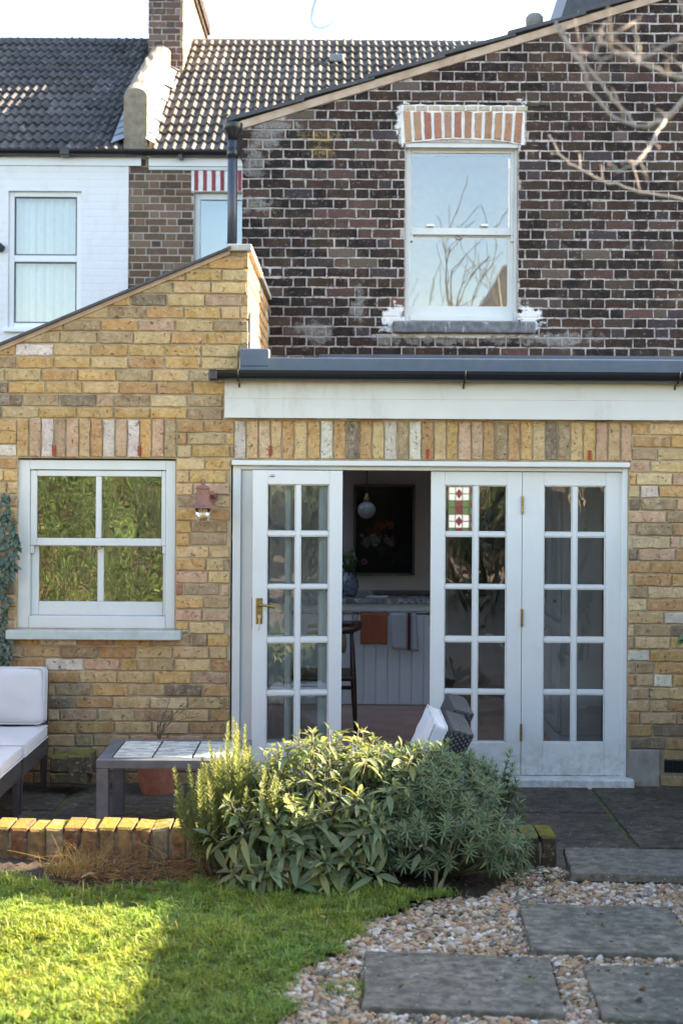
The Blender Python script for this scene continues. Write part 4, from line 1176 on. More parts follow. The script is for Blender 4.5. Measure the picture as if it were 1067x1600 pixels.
def stripe_cloth():
    k = NM('striped_cloth'); p = k.sep(k.pos())
    x0 = X_(638, 985, 11.74)
    d = k.math('ABSOLUTE', k.math('SUBTRACT', p[0], x0 + .005))
    s1 = k.ramp(d, [(.0, 1), (.013, 1), (.0145, 0), (.019, 0), (.0205, 1), (.0245, 1), (.026, 0)], 'CONSTANT')
    c = k.mix(s1, (.40, .38, .40), (.075, .02, .028))
    return k.done(c, .95)
M['stripe'] = stripe_cloth()
towel('tea_towel', 563, 605, 1006, M['rust'], 'rust orange towel hanging on the brass kitchen rail', 1)
towel('tea_towel', 609, 650, 1013, M['stripe'], 'grey tea towel with dark red stripes on the kitchen rail', .7, 1.0)
for q, px in enumerate((536, 552, 556, 559)):
    x = X_(px, 975, ry); m = MB(); m.tube([(x - .01, ry + .008, rz + .009), (x, ry, rz + .012), (x + .006, ry - .006, rz), (x - .004, ry, rz - .05), (x + .006, ry - .01, rz - .075), (x + .014, ry - .012, rz - .055)], .003, 6)
    tag(m.build('rail_hook', M['black'], smooth=True), ['black hook at the open end of the kitchen rail, holding a brush', 'black hook, first of the trio beside the rust towel', 'black hook, middle of the trio beside the rust towel', 'black hook, nearest the rust towel'][q], 'hook', 'hooks on the kitchen rail')
x = X_(537, 1000, ry); m = MB(); zt = rz - .07
m.tube([(x, ry - .012, zt), (x, ry - .012, zt - .1)], [.008, .012], 10); m.lathe([(.004, 0), (.02, -.02), (.024, -.1), (.018, -.15), (.004, -.165)], (x, ry - .012, zt - .09), 12)
M['straw'] = plain('straw', (.26, .18, .11), .9, .2)
tag(m.build('brush', M['straw'], smooth=True), 'straw brush hanging from the kitchen rail beside the chair', 'brush')
# picture
pic = thing('framed_picture', 'large black framed picture of dark flowers on the kitchen wall', 'picture', (.37, KY, 1.0))
x0, x1, z0, z1 = RC(552, 648, 757, 899, KY - .03)
m = MB(); f_ = .022
m.box(x0, x0 + f_, KY - .04, KY - .002, z0, z1); m.box(x1 - f_, x1, KY - .04, KY - .002, z0, z1); m.box(x0 + f_, x1 - f_, KY - .04, KY - .002, z0, z0 + f_); m.box(x0 + f_, x1 - f_, KY - .04, KY - .002, z1 - f_, z1)
m.build('frame', M['black'], pic, bevel=.003)
def flowers():
    k = NM('dark_flower_print'); p = k.sep(k.pos()); base = (.008, .009, .013); c = base
    for (px, py, r_, cc) in ((594, 822, .055, (.20, .03, .03)), (582, 830, .05, (.16, .025, .03)), (606, 820, .05, (.24, .05, .04)), (584, 843, .06, (.26, .23, .19)), (574, 846, .05, (.2, .19, .16)), (608, 846, .05, (.22, .15, .16)), (569, 878, .035, (.22, .08, .13)), (566, 836, .02, (.2, .2, .16)), (598, 860, .05, (.03, .05, .025)), (620, 870, .06, (.02, .035, .02))):
        x, z = P(px, py, KY - .03)
        b = blob(k, x, z, r_, r_ * .8, .2, 26)
        petals = k.noise(45, 3, .5, dist=1.5)
        c = k.mix(b, c, k.mix(k.ramp(petals, [(.4, 0), (.6, 1)]), tuple(q * .25 for q in cc), cc))
    return k.done(c, .12, spec=.06)
m = MB(); m.box(x0 + f_, x1 - f_, KY - .024, KY - .01, z0 + f_, z1 - f_); m.build('print', flowers(), pic)
# pendant lamp
lx_, lz_ = P(573, 797, 11.6)
pl = thing('pendant_lamp', 'ribbed glass globe pendant lamp hanging in the kitchen', 'lamp', (lx_, 11.6, lz_))
m = MB(); n_ = 28; pr = []
for k in range(13):
    t = math.pi * k / 12; pr.append((max(.004, .074 * math.sin(t)), -.07 * math.cos(t)))
m.lathe(pr, (lx_, 11.6, lz_), 28)
M['globe'] = plain('ribbed_glass', (.36, .35, .33), .15, .1, spec=.8)
m.build('globe', M['globe'], pl, smooth=True)
m = MB(); m.lathe([(.03, 0), (.026, .03), (.014, .05), (.012, .07)], (lx_, 11.6, lz_ + .066), 16); m.build('lamp_holder', M['brass'], pl, smooth=True)
m = MB(); m.tube([(lx_, 11.6, lz_ + .13), (lx_, 11.6, 2.4)], .0035, 6); m.build('cord', M['black'], pl)
# vase of tulips
vx, _ = P(545, 915, 12.0)
m = MB(); m.lathe([(.05, 0), (.068, .02), (.082, .075), (.082, .12), (.065, .165), (.048, .185), (.05, .2)], (vx, 12.0, .903), 24)
def vase_m():
    k = NM('blue_glazed_pot'); c = k.mix(k.ramp(k.noise(18, 3, dist=2), [(.52, 0), (.6, 1)]), (.20, .22, .25), (.04, .055, .10)); return k.done(c, .2)
tag(m.build('vase', vase_m(), smooth=True), 'grey blue glazed jar holding tulips on the kitchen counter', 'vase')
tu = thing('tulip_bunch', 'bunch of closed pale tulips standing in the glazed jar', 'flowers', (vx, 12.0, 1.1))
for q in range(14):
    a = q * 2.4; rr_ = .02 + .05 * ((q * 7) % 10) / 10; h = rnd.uniform(.10, .19)
    bx, by = vx + rr_ * math.cos(a), 12.0 + rr_ * math.sin(a)
    m = MB(); m.tube([(vx + .02 * math.cos(a), 12.0 + .02 * math.sin(a), 1.05), (bx, by, 1.1 + h)], .0035, 6, col=(.06, .11, .04)); s_ = m.build('stem', M['twig'], tu)
    m = MB(); m.lathe([(.004, 0), (.014, .008), (.016, .022), (.011, .036), (.003, .044)], (bx, by, 1.1 + h), 10, col=(.36, .40, .24)); m.build('flower', M['leafy'], s_, smooth=True)
for q in range(16):
    a = q * 1.7 + .3; L = rnd.uniform(.12, .2); m = MB(); d = Vector((math.cos(a) * .5, math.sin(a) * .5, 1)).normalized(); sd = Vector((-math.sin(a), math.cos(a), 0))
    b0 = Vector((vx, 12.0, 1.06)); pts = []
    for k in range(5):
        t = k / 4; w = .014 * math.sin(math.pi * min(.98, t * .9 + .1)); c_ = b0 + d * L * t + Vector((math.cos(a), math.sin(a), 0)) * .03 * t * t
        pts += [tuple(c_ - sd * w), tuple(c_ + sd * w)]
    m.add(pts, [(2 * k, 2 * k + 1, 2 * k + 3, 2 * k + 2) for k in range(4)], (.07, .12, .05)); m.build('leaf', M['leafy'], tu, smooth=True)
# small things on the counter
m = MB(); x, z = P(588, 931, 12.0); m.prismz([(x - .09, 11.93), (x + .09, 11.92), (x + .1, 12.06), (x - .06, 12.08)], .9035, .908); tag(m.build('folded_paper', M['upvc']), 'white folded paper lying on the marble kitchen worktop', 'paper')
m = MB(); m.box(X_(583, 925, 12.3), .80, 12.1, 12.55, .9035, .915); tag(m.build('hob', M['black'], bevel=.004), 'black glass hob set on the marble kitchen worktop', 'hob')
m = MB(); m.lathe([(.012, 0), (.02, .004), (.018, .018), (.004, .02)], (X_(632, 934, 11.95), 11.95, .9035), 14); tag(m.build('salt_dish', M['terracotta'], smooth=True), 'tiny terracotta dish on the kitchen worktop edge', 'dish')
# dining chair
chx, chy = X_(552, 1100, 10.3), 10.3
dc = thing('dining_chair', 'dark walnut dining chair with curved top rail inside the doorway', 'chair', (chx - .25, chy, FZ))
zt = Z_(552, 985, 10.3)
def leg(x, y, zt, lean=0, name='leg'):
    m = MB(); m.tube([(x, y, FZ), (x - lean * .3, y, FZ + .2), (x - lean * .6, y, FZ + .42), (x - lean, y, zt)], [.011, .018, .022, .014], 10); m.build(name, M['wood'], dc, smooth=True)
leg(chx + .02, chy, zt, .035); leg(chx + .02, chy + .42, zt, .035); leg(chx - .48, chy - .02, FZ + .44); leg(chx - .48, chy + .44, FZ + .44)
m = MB(); m.box(chx - .5, chx + .005, chy - .02, chy + .44, FZ + .415, FZ + .445); m.build('seat', M['wood'], dc, bevel=.012)
for y in (chy, chy + .42):
    m = MB(); m.tube([(chx - .48, y, FZ + .36), (chx + .01, y, FZ + .36)], .014, 8); m.build('stretcher', M['wood'], dc, smooth=True)
m = MB(); pts = []
for k in range(13):
    t = -.35 * math.pi + k / 12 * 1.7 * math.pi
    pts.append((chx - .12 + .16 * math.cos(t) * (1 if math.cos(t) > 0 else 1.5), chy + .21 - .25 * math.sin(t), zt + .005 + .01 * math.cos(t)))
pts = [(chx - .34, chy - .035, zt - .02), (chx - .15, chy - .035, zt - .005), (chx - .02, chy - .02, zt), (chx + .03, chy + .08, zt + .012), (chx + .045, chy + .21, zt + .02), (chx + .03, chy + .34, zt + .012), (chx - .02, chy + .44, zt), (chx - .15, chy + .455, zt - .005), (chx - .34, chy + .455, zt - .02)]
m.tube(pts, [.014, .02, .024, .024, .026, .024, .024, .02, .014], 10); m.build('top_rail', M['wood'], dc, smooth=True)
# tall cupboards along the right wall
M['cuppaint'] = plain('cupboard_paint', (.36, .37, .38), .5, .04)
cb = thing('kitchen_cupboards', 'run of pale panelled cupboards with brass knobs along the kitchen side wall', 'cupboard', (1.6, 10.6, FZ))
m = MB(); m.box(1.52, 1.795, 9.9, 12.6, FZ + .10, 2.1); m.build('carcass', M['cuppaint'], cb)
m = MB(); m.box(1.50, 1.795, 9.88, 12.62, FZ, FZ + .095); m.build('plinth', M['cuppaint'], cb, bevel=.005)
for q in range(5):
    y0, y1 = 9.92 + q * .535, 9.92 + q * .535 + .52
    for z0_, z1_ in ((FZ + .12, .90), (.93, 2.08)):
        m = MB(); e = .06
        m.box(1.492, 1.519, y0, y0 + e, z0_, z1_); m.box(1.492, 1.519, y1 - e, y1, z0_, z1_); m.box(1.492, 1.519, y0 + e, y1 - e, z0_, z0_ + e); m.box(1.492, 1.519, y0 + e, y1 - e, z1_ - e, z1_)
        d_ = m.build('cupboard_door', M['cuppaint'], cb, bevel=.003)
        m = MB(); m.tube([(1.49, y0 + .03, (z1_ - .1) if z1_ < 1 else z0_ + .12), (1.465, y0 + .03, (z1_ - .1) if z1_ < 1 else z0_ + .12)], [.008, .014], 10); m.build('knob', M['brass'], d_, smooth=True)
# stained glass in the hall door
hd = thing('hall_door', 'far hall door with red and green leaded stained glass', 'door', (1.4, 17.1, FZ))
sx0, sx1, sz0, sz1 = RC(690, 744, 750, 836, 17.1)
m = MB(); m.box(sx0 - .12, sx0, 17.08, 17.13, FZ, 2.05); m.box(sx1, sx1 + .12, 17.08, 17.13, FZ, 2.05); m.box(sx0, sx1, 17.08, 17.13, FZ, sz0); m.box(sx0, sx1, 17.08, 17.13, sz1, 2.05)
m.build('door_panel', M['wood'], hd)
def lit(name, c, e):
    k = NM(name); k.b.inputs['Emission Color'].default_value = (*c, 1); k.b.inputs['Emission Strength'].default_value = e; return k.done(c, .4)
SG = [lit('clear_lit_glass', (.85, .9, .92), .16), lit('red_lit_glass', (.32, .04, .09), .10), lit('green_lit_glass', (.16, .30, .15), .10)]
nx_, nz_ = 5, 8
for i in range(nx_):
    for k in range(nz_):
        xa, xb = sx0 + (sx1 - sx0) * i / nx_, sx0 + (sx1 - sx0) * (i + 1) / nx_; z0_, z1_ = sz0 + (sz1 - sz0) * k / nz_, sz0 + (sz1 - sz0) * (k + 1) / nz_
        t = 0
        if i in (0, 4): t = 2 if k % 2 else 1
        if k in (0, 3, 4, 7) and i in (1, 3): t = 2
        if k in (0, 3, 4, 7) and i == 2: t = 1
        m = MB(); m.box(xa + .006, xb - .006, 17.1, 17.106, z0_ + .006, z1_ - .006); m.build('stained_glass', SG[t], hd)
for k in (2, 6):
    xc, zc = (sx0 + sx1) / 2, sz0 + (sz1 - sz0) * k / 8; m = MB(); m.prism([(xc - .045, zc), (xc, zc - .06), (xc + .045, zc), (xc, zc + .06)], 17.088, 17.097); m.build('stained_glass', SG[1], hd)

# ------------------------------------------------------------------ lantern on the wall
wlx, wlz = P(317, 783, YF - .14)
ln = thing('wall_lantern', 'rusty pink copper wall lantern with a clear glass jar', 'lantern', (wlx, YF, wlz))
ly = YF - .14
m = MB(); m.lathe([(.004, .105), (.028, .10), (.046, .085), (.046, .082), (.040, .078), (.040, .012), (.044, .008), (.044, .0), (.048, -.003), (.056, -.013), (.075, -.022), (.108, -.031), (.108, -.036), (.06, -.024), (.02, -.02)], (wlx, ly, wlz - .005), 28); hd_ = m.build('hood', M['lantern'], ln, smooth=True); es = hd_.modifiers.new('split', 'EDGE_SPLIT'); es.split_angle = R(35)
m = MB(); m.tube([(wlx + .014 * math.cos(t), ly, wlz + .118 + .014 * math.sin(t)) for t in [2 * math.pi * k / 14 for k in range(15)]], .0048, 6, cap=False); m.build('ring', M['lantern'], ln, smooth=True)
m = MB(); m.tube([(wlx + .02, ly + .02, wlz + .05), (wlx + .05, ly + .06, wlz + .05), (wlx + .055, YF - .004, wlz + .02)], .016, 10); m.tube([(wlx + .055, YF - .016, wlz + .02), (wlx + .055, YF - .001, wlz + .02)], .026, 18); m.build('bracket', M['lantern'], ln, smooth=False)
M['clear'] = glass_material('clear_jar', .12)
m = MB(); m.lathe([(.047, -.04), (.048, -.09), (.044, -.118), (.02, -.125), (.002, -.125)], (wlx, ly, wlz), 22); m.build('glass_jar', M['clear'], ln, smooth=True)
M['bulbm'] = plain('bulb', (.7, .5, .25), .3)
m = MB(); m.lathe([(.01, -.04), (.013, -.06), (.02, -.08), (.012, -.1), (.002, -.104)], (wlx, ly, wlz), 14); m.build('bulb', M['bulbm'], ln, smooth=True)

# ------------------------------------------------------------------ low mossy garden wall
lw = thing('garden_wall', 'low wall of upright mossy orange bricks edging the patio', 'wall', (-.9, 6.9, 0))
LY0, LY1, LT = 6.8, 7.012, .226
m = MB(); m.box(-3.3, .56, LY0 + .018, LY1 - .006, -.1, LT - .024); m.box(.56, 1.015, LY0 + .018, LY1 - .006, -.1, LT - .056); core = m.build('mortar_core', M['ymortar'], lw)
rg = random.Random(8)
base_v, base_f, _ = brick_geo([(-.035, -.08), (.035, -.08), (.035, .08), (-.035, .08)], .21, .006, .003, rg)
mesh_lw = []
for k in range(6):
    vs, fs, _ = brick_geo([(-.038, -.08), (.038, -.08), (.038, .08), (-.038, .08)], .212, .011, .006, rg)
    fs.append(tuple(range(3 * (len(vs) // 3) - 1, 2 * (len(vs) // 3) - 1, -1)))
    me = bpy.data.meshes.new('brick'); me.from_pydata(vs, [], fs); me.update(); me.materials.append(M['mossbrick']); mesh_lw.append(me)
x = 1.03 - .038
PAL_L = [(4, (.30, .16, .07)), (3, (.36, .21, .09)), (1.5, (.22, .10, .055)), (2, (.17, .12, .07)), (1.5, (.38, .28, .16))]
PAL_L2 = [(1, (.10, .055, .035)), (1, (.07, .05, .035))]
while x > -3.2:
    o = bpy.data.objects.new('brick', rg.choice(mesh_lw))
    o.rotation_euler = (rg.uniform(-.03, .02), rg.uniform(-.03, .03), rg.uniform(-.02, .02)); o.scale = (rg.uniform(.98, 1.05), 1, 1)
    dz = -.03 if x > .6 else 0
    place(o, lw, (x, LY0 + rg.uniform(-.006, .01), LT - .08 + dz + rg.uniform(-.007, .006))); o.color = (*pick(PAL_L2 if x > .6 else PAL_L, rg), 1)
    x -= .083 + rg.uniform(-.002, .003)

# slabs: step and stepping stones
rg = random.Random(14)
def gy(py, h): return F * h / (py - HY)
def stone_from(px, zt, th, name, label, mat, group=None, n=9):
    pts = []
    cs = []
    for (a, b) in px:
        Y = (HC - zt) * F / (-( (HC - P(a, b, 1.0)[1]) * F) ) if False else None
        # ray through the pixel down to the stone's top
        X1, Z1 = P(a, b, 1.0); t = (zt - HC) / (Z1 - HC); cs.append((X1 * t, t))
    for i in range(len(cs)):
        p, q = cs[i], cs[(i + 1) % len(cs)]
        k = max(2, int(math.dist(p, q) / .05))
        for t in range(k):
            w = .0045
            pts.append((p[0] + (q[0] - p[0]) * t / k + rg.uniform(-w, w), p[1] + (q[1] - p[1]) * t / k + rg.uniform(-w, w)))
    m = MB(); m.prismz(pts, zt - th, zt)
    return tag(m.build(name, mat, bevel=.006, seg=2), label, 'paving slab', group), cs
ZS = .082
GP = 'stepping stones set in the gravel'
_, S1 = stone_from([(832, 1484), (1105, 1494), (1043, 1417), (810, 1412)], ZS, .045, 'stepping_stone', 'lichen-spotted stepping stone in the gravel, nearest the patio step', M['step'], GP)
_, S2 = stone_from([(566, 1573), (884, 1585), (858, 1497), (571, 1486)], ZS, .04, 'stepping_stone', 'grey stepping stone in the gravel closest to the lawn', M['step'], GP)
_, S3 = stone_from([(944, 1591), (1130, 1600), (1090, 1512), (910, 1508)], ZS, .04, 'stepping_stone', 'brownish stepping stone with fallen leaves at the picture corner', M['step'], GP)
sb, SB = stone_from([(893, 1364), (1250, 1372), (1220, 1332), (880, 1324)], .105, .042, 'step_slab', 'pale sawn stone step slab between gravel and patio', M['slab'])
m = MB(); m.box(1.10, 3.3, SB[0][1] + .03, 6.985, -.1, .062); tag(m.build('step_riser', M['cement']), 'cement riser under the pale stone step slab', 'step riser')

# ------------------------------------------------------------------ gravel
def inside(poly, x, y):
    c = False
    for i in range(len(poly)):
        (x0, y0), (x1, y1) = poly[i], poly[i - 1]
        if (y0 > y) != (y1 > y) and x < (x1 - x0) * (y - y0) / (y1 - y0) + x0: c = not c
    return c
def ico_variants(nv, sub, jit):
    import bmesh
    out = []
    for k in range(nv):
        bm = bmesh.new(); bmesh.ops.create_icosphere(bm, subdivisions=sub, radius=1)
        v = np.array([q.co[:] for q in bm.verts]); f = np.array([[w.index for w in q.verts] for q in bm.faces]); bm.free()
        ax = nrs.normal(size=(7, 3)); ax /= np.linalg.norm(ax, axis=1)[:, None]; d = nrs.uniform(.42, .9, 7)
        for a_, d_ in zip(ax, d):                               # chip flat facets off a ball: angular flint
            s = v @ a_; over = s > d_; v[over] -= np.outer((s[over] - d_), a_)
        v += nrs.normal(scale=jit, size=v.shape)
        out.append((v, f))
    return out
PEB = [(3, (.42, .30, .20)), (3.4, (.33, .18, .10)), (2.2, (.50, .41, .35)), (3, (.21, .095, .055)), (1.8, (.20, .17, .16)), (1.6, (.62, .55, .51)), (1.6, (.075, .06, .06)), (1.4, (.40, .21, .09)), (1.5, (.43, .28, .22))]
vari = ico_variants(7, 2, .03)
buck = [[] for _ in vari]; bcol = [[] for _ in vari]
rg = random.Random(99)
STN = [S1, S2, S3, SB]
def shrink(p, k):
    cx = sum(q[0] for q in p) / len(p); cy = sum(q[1] for q in p) / len(p)
    return [(cx + (x - cx) * k, cy + (y - cy) * k) for x, y in p]
STNs = [shrink(p, .985) for p in STN]
def in_gravel(x, y):
    if y > 6.78: return False
    if y > 6.28 and x < .62 + (y - 6.28) * .5: return False
    return x > lawn_x(y) - .05
n_ = 0
while n_ < 19500:
    y = rg.uniform(4.55, 6.78); x = rg.uniform(-.5, 2.15)
    if not in_gravel(x, y) or x > .2376 * y + .25: n_ += 0; continue
    if x < lawn_x(y) and rg.random() < .8: continue
    if any(inside(p, x, y) for p in STNs): continue
    layer = 0 if n_ < 10500 else 1
    s = rg.choice((.006, .0075, .009, .0105, .012, .0135, .0155, .019)) * rg.uniform(.85, 1.2)
    z = .048 + (.0 if layer == 0 else .010) + rg.uniform(-.003, .006)
    if any(inside(shrink(p, 1.06), x, y) for p in STN) and layer: n_ += 1; continue
    Rm = Matrix.Rotation(rg.uniform(0, 6.28), 3, 'Z') @ Matrix.Rotation(rg.uniform(-.6, .6), 3, 'X') @ Matrix.Rotation(rg.uniform(-.6, .6), 3, 'Y')
    Sc = Matrix.Diagonal((s * rg.uniform(1.0, 1.6), s * rg.uniform(.8, 1.1), s * rg.uniform(.5, .85)))
    k = rg.randrange(len(vari)); buck[k].append((Rm @ Sc, (x, y, z))); bcol[k].append(pick(PEB, rg)); n_ += 1
V, Fc, C, off = [], [], [], 0
for (v, f), b, c in zip(vari, buck, bcol):
    vv, ff, cc = scatter(v, f, b, c); V.append(vv); Fc.append(ff + off); C.append(cc); off += len(vv)
tag(mobj('gravel', npmesh('gravel', np.vstack(V), np.vstack(Fc), np.vstack(C), smooth=False), M['pebble']), 'mixed buff and cream flint gravel around the stepping stones', 'gravel', kind='stuff')

# ------------------------------------------------------------------ lawn grass
NB = 120000
ys = nrs.uniform(4.5, 6.8, NB * 2); xs = nrs.uniform(-2.0, .7, NB * 2)
lxv = np.array([lawn_x(y) for y in np.linspace(4.4, 7, 400)]); lyv = np.array([lawn_y(x) for x in np.linspace(-2.1, .8, 400)])
edge = nrs.normal(scale=.025, size=NB * 2)
ok = (xs < np.interp(ys, np.linspace(4.4, 7, 400), lxv) + edge) & (ys < np.interp(xs, np.linspace(-2.1, .8, 400), lyv) + edge) & (np.abs(xs) < .2376 * ys + .15)
hole = np.sin(xs * 9.1 + 2 * np.sin(ys * 7.7 + 1)) * np.sin(ys * 11.3 + 2.2 * np.sin(xs * 8.3)) + .5 * np.sin(xs * 37 + ys * 23) * np.sin(ys * 41 - xs * 17)
ok &= (hole < .85 + nrs.normal(scale=.25, size=NB * 2))
xs, ys = xs[ok][:NB], ys[ok][:NB]
# a few loose blades in the gravel
ex = nrs.normal(.02, .05, 500); ey = nrs.normal(5.15, .05, 500); xs = np.concatenate([xs, ex]); ys = np.concatenate([ys, ey])
n_ = len(xs)
clump = np.sin(xs * 23 + 3 * np.sin(ys * 11)) * np.sin(ys * 19 + 2 * np.sin(xs * 13)) + .6 * np.sin(xs * 57 + ys * 31) * np.sin(ys * 49)
big_ = np.sin(xs * 5.3 + 2 * np.sin(ys * 4.1)) * np.sin(ys * 6.1 + 1.5 * np.sin(xs * 3.7))
hgt = (.017 + .012 * nrs.rand(n_) + .009 * clump + .004 * big_).clip(.006, .06) * (1 + .9 * (nrs.rand(n_) < .06))
th_ = nrs.uniform(0, 2 * np.pi, n_); lean = nrs.uniform(.2, 1.5, n_); wd = nrs.uniform(.0014, .0030, n_)
bz = LZ + .008 * np.sin(xs * 7.1 + 1.3 * np.sin(ys * 3)) + .008 * np.sin(ys * 8.3 + xs * 2.1) + .004 * np.sin(xs * 31) * np.sin(ys * 27) - .002
bz[-500:] = .055
dx, dy = np.cos(th_), np.sin(th_); px_, py_ = -dy, dx
base = np.stack([xs, ys, bz], 1); D = np.stack([dx, dy, np.zeros(n_)], 1); Pp = np.stack([px_, py_, np.zeros(n_)], 1); U = np.array([0, 0, 1.0])
h = hgt[:, None]; ln_ = lean[:, None]; w_ = wd[:, None]
v0 = base - Pp * w_; v1 = base + Pp * w_
mid = base + U * h * .62 + D * h * ln_ * .35
v2 = mid - Pp * w_ * .8; v3 = mid + Pp * w_ * .8
v4 = base + U * h * (1 - .25 * ln_.clip(0, 1.2)) + D * h * ln_
V = np.stack([v0, v1, v3, v2, v4], 1).reshape(-1, 3)
i0 = (np.arange(n_) * 5)[:, None]
T = np.concatenate([i0 + np.array([0, 1, 2]), i0 + np.array([0, 2, 3]), i0 + np.array([3, 2, 4])], 0)
gc = np.array([(.18, .28, .045), (.25, .34, .06), (.12, .21, .035), (.40, .38, .14), (.27, .34, .14)])
ci = nrs.choice(5, n_, p=[.35, .3, .2, .08, .07]); C = gc[ci] * (nrs.uniform(.7, 1.3, n_) + .16 * clump)[:, None] * np.stack([1 + .16 * big_, 1 + .02 * big_, 1 - .1 * big_], 1)
C = np.repeat(np.clip(C, .01, 1), 5, axis=0)
tag(mobj('grass', npmesh('grass', V, T, C), M['grassm']), 'short mossy green lawn grass', 'grass', kind='stuff')

# ------------------------------------------------------------------ plants
def leaf_geo(L, W, seg, fold, droop, side=0.0, twist=0.0):
    vs, fs = [], []
    for k in range(seg + 1):
        t = k / seg
        w = W * (math.sin(math.pi * min(1, t * .96 + .02)) ** .8) * (1 - .25 * t)
        y = L * t; z = -droop * L * t * t
        sx = side * L * t * t; ct, st_ = math.cos(twist * t), math.sin(twist * t)
        for a_, b_ in ((-w / 2, fold * w), (0, 0), (w / 2, fold * w)): vs.append((sx + a_ * ct - b_ * st_, y, z + a_ * st_ + b_ * ct))
        if k:
            a = 3 * (k - 1); fs += [(a, a + 1, a + 4, a + 3), (a + 1, a + 2, a + 5, a + 4)]
    return np.array(vs), np.array(fs)
def rotvar(c, rg, s=.18): f = rg.uniform(1 - s, 1 + s); return tuple(max(.005, q * f * rg.uniform(.94, 1.06)) for q in c)
# --- sage
rg = random.Random(41)
sg = thing('sage_bush', 'broad grey green sage bush drooping over the lawn edge', 'shrub', (-.1, 6.55, .06))
SGC = [(.19, .235, .125), (.24, .275, .145), (.15, .20, .11), (.27, .285, .11)]
leaves, stems = [], MB()
shoots = []
def sage_top(x, y):
    # mound height over the bed
    return .10 + .56 * max(0, 1 - ((x + .02) / .72) ** 2) ** .5 * max(.25, 1 - ((y - 6.72) / .52) ** 2)
for q in range(105):
    x = rg.uniform(-.60, .40); y = rg.uniform(6.30, 6.98)
    h = sage_top(x, y) * rg.uniform(.62, 1.08)
    shoots.append((x, y, h + .05))
for q in range(100):                                            # crown of the mound
    x = rg.uniform(-.45, .34); shoots.append((x, rg.uniform(6.62, 6.95), .06 + (.61 - .55 * (x + .05) ** 2) * rg.uniform(.68, 1.02)))
for q in range(52):                                             # front skirt hanging towards the lawn
    x = rg.uniform(-.50, .22); t = rg.random(); y = 6.42 - .16 * t; shoots.append((x, y, .12 + .42 * (1 - t) ** .8 * rg.uniform(.8, 1.05)))
for (x, y, z) in shoots:
    bx, by = -.08 + (x + .08) * .45 + rg.uniform(-.05, .05), 6.62 + (y - 6.62) * .4
    mid = ((x + bx) / 2 + rg.uniform(-.03, .03), (y + by) / 2, .06 + (z - .06) * .45)
    stems.tube([(bx, by, .05), mid, (x, y, z)], [.005, .0035, .0022], 5, col=(.10, .075, .06))
    ax = Vector((x - mid[0], y - mid[1], z - mid[2])).normalized(); ax = (ax + Vector((0, 0, .5))).normalized()
    ref = ax.cross(Vector((.3, .8, .1))).normalized(); ref2 = ax.cross(ref)
    nl = rg.randint(7, 13); ph = rg.uniform(0, 6.28); sz = rg.uniform(.6, 1.1) if z > .42 else rg.uniform(.9, 1.38)
    for k in range(nl):
        t = k / nl
        a = ph + k * 1.62 + rg.uniform(-.3, .3); rad = ref * math.cos(a) + ref2 * math.sin(a)
        tilt = .35 + 1.35 * t + rg.uniform(-.15, .3)
        d = (ax * math.cos(tilt) + rad * math.sin(tilt) + Vector((0, 0, -.75 * t))).normalized()
        L = (.035 + .066 * min(1, t * 1.6)) * rg.uniform(.7, 1.3) * sz
        p0 = Vector((x, y, z)) - ax * (.075 * t) + d * .008
        cc = rotvar(rg.choice(SGC), rg, .28)
        if rg.random() < .025: cc = rotvar((.30, .24, .09), rg)
        leaves.append((frame_from(d, ax + Vector((0, 0, .2))), p0, L, cc))
lmeshes = []
for k in range(9):
    v, f = leaf_geo(1, rg.uniform(.24, .42), 6, rg.uniform(.1, .3), rg.uniform(.1, .6), rg.uniform(-.2, .2), rg.uniform(-.9, .9)); lmeshes.append((v, f))
leaves.sort(key=lambda t: t[1].y - (.35 * t[1].z) - t[2])
k0 = 0
SGM = attr_mat('sage_leaf', .75, .34, .10, 60, .2, (1.2, 1.25, .6))
def sage_obj_mat():
    k = NM('sage_leaf_single'); c = k.n('ShaderNodeObjectInfo').outputs['Color']; c2 = k.mix(k.noise(60, 3), k.mix(.1, c, (0, 0, 0)), k.mix(.1, c, (.5, .5, .3)))
    k.done(c2, .75, spec=.2); k.translucent(k.mix(1, c2, (1.2, 1.25, .6), 'MULTIPLY'), .34); return k.m
SGO = sage_obj_mat()
lm_obj = []
for v, f in lmeshes:
    me = npmesh('leaf', v, f, smooth=True); me.materials.append(SGO); lm_obj.append(me)
bk = [[] for _ in lmeshes]; bc = [[] for _ in lmeshes]
for q, (Mx, p, L, c) in enumerate(leaves):
    k = rg.randrange(9)
    if q < 300:
        o = bpy.data.objects.new('leaf', lm_obj[k]); place(o, sg); o.color = (*c, 1)
        mw = Matrix.Translation(p - WL[sg.name]) @ (Mx @ Matrix.Diagonal((L, L, L))).to_4x4(); o.matrix_basis = mw
    else: bk[k].append((Mx @ Matrix.Diagonal((L, L, L)), p)); bc[k].append(c)
def joined(name, geos, bks, bcs, mat, parent, kind='stuff', smooth=True):
    V, Fc, C, off = [], [], [], 0
    for (v, f), b, c in zip(geos, bks, bcs):
        if not b: continue
        vv, ff, cc = scatter(v, f, b, c); V.append(vv); Fc.append(ff + off); C.append(cc); off += len(vv)
    o = bpy.data.objects.new(name, npmesh(name, np.vstack(V), np.vstack(Fc), np.vstack(C), smooth)); o.data.materials.append(mat); place(o, parent)
    if kind: o['kind'] = kind
    return o
joined('foliage', lmeshes, bk, bc, SGM, sg)
stems.build('stems', M['twig'], sg, smooth=True)

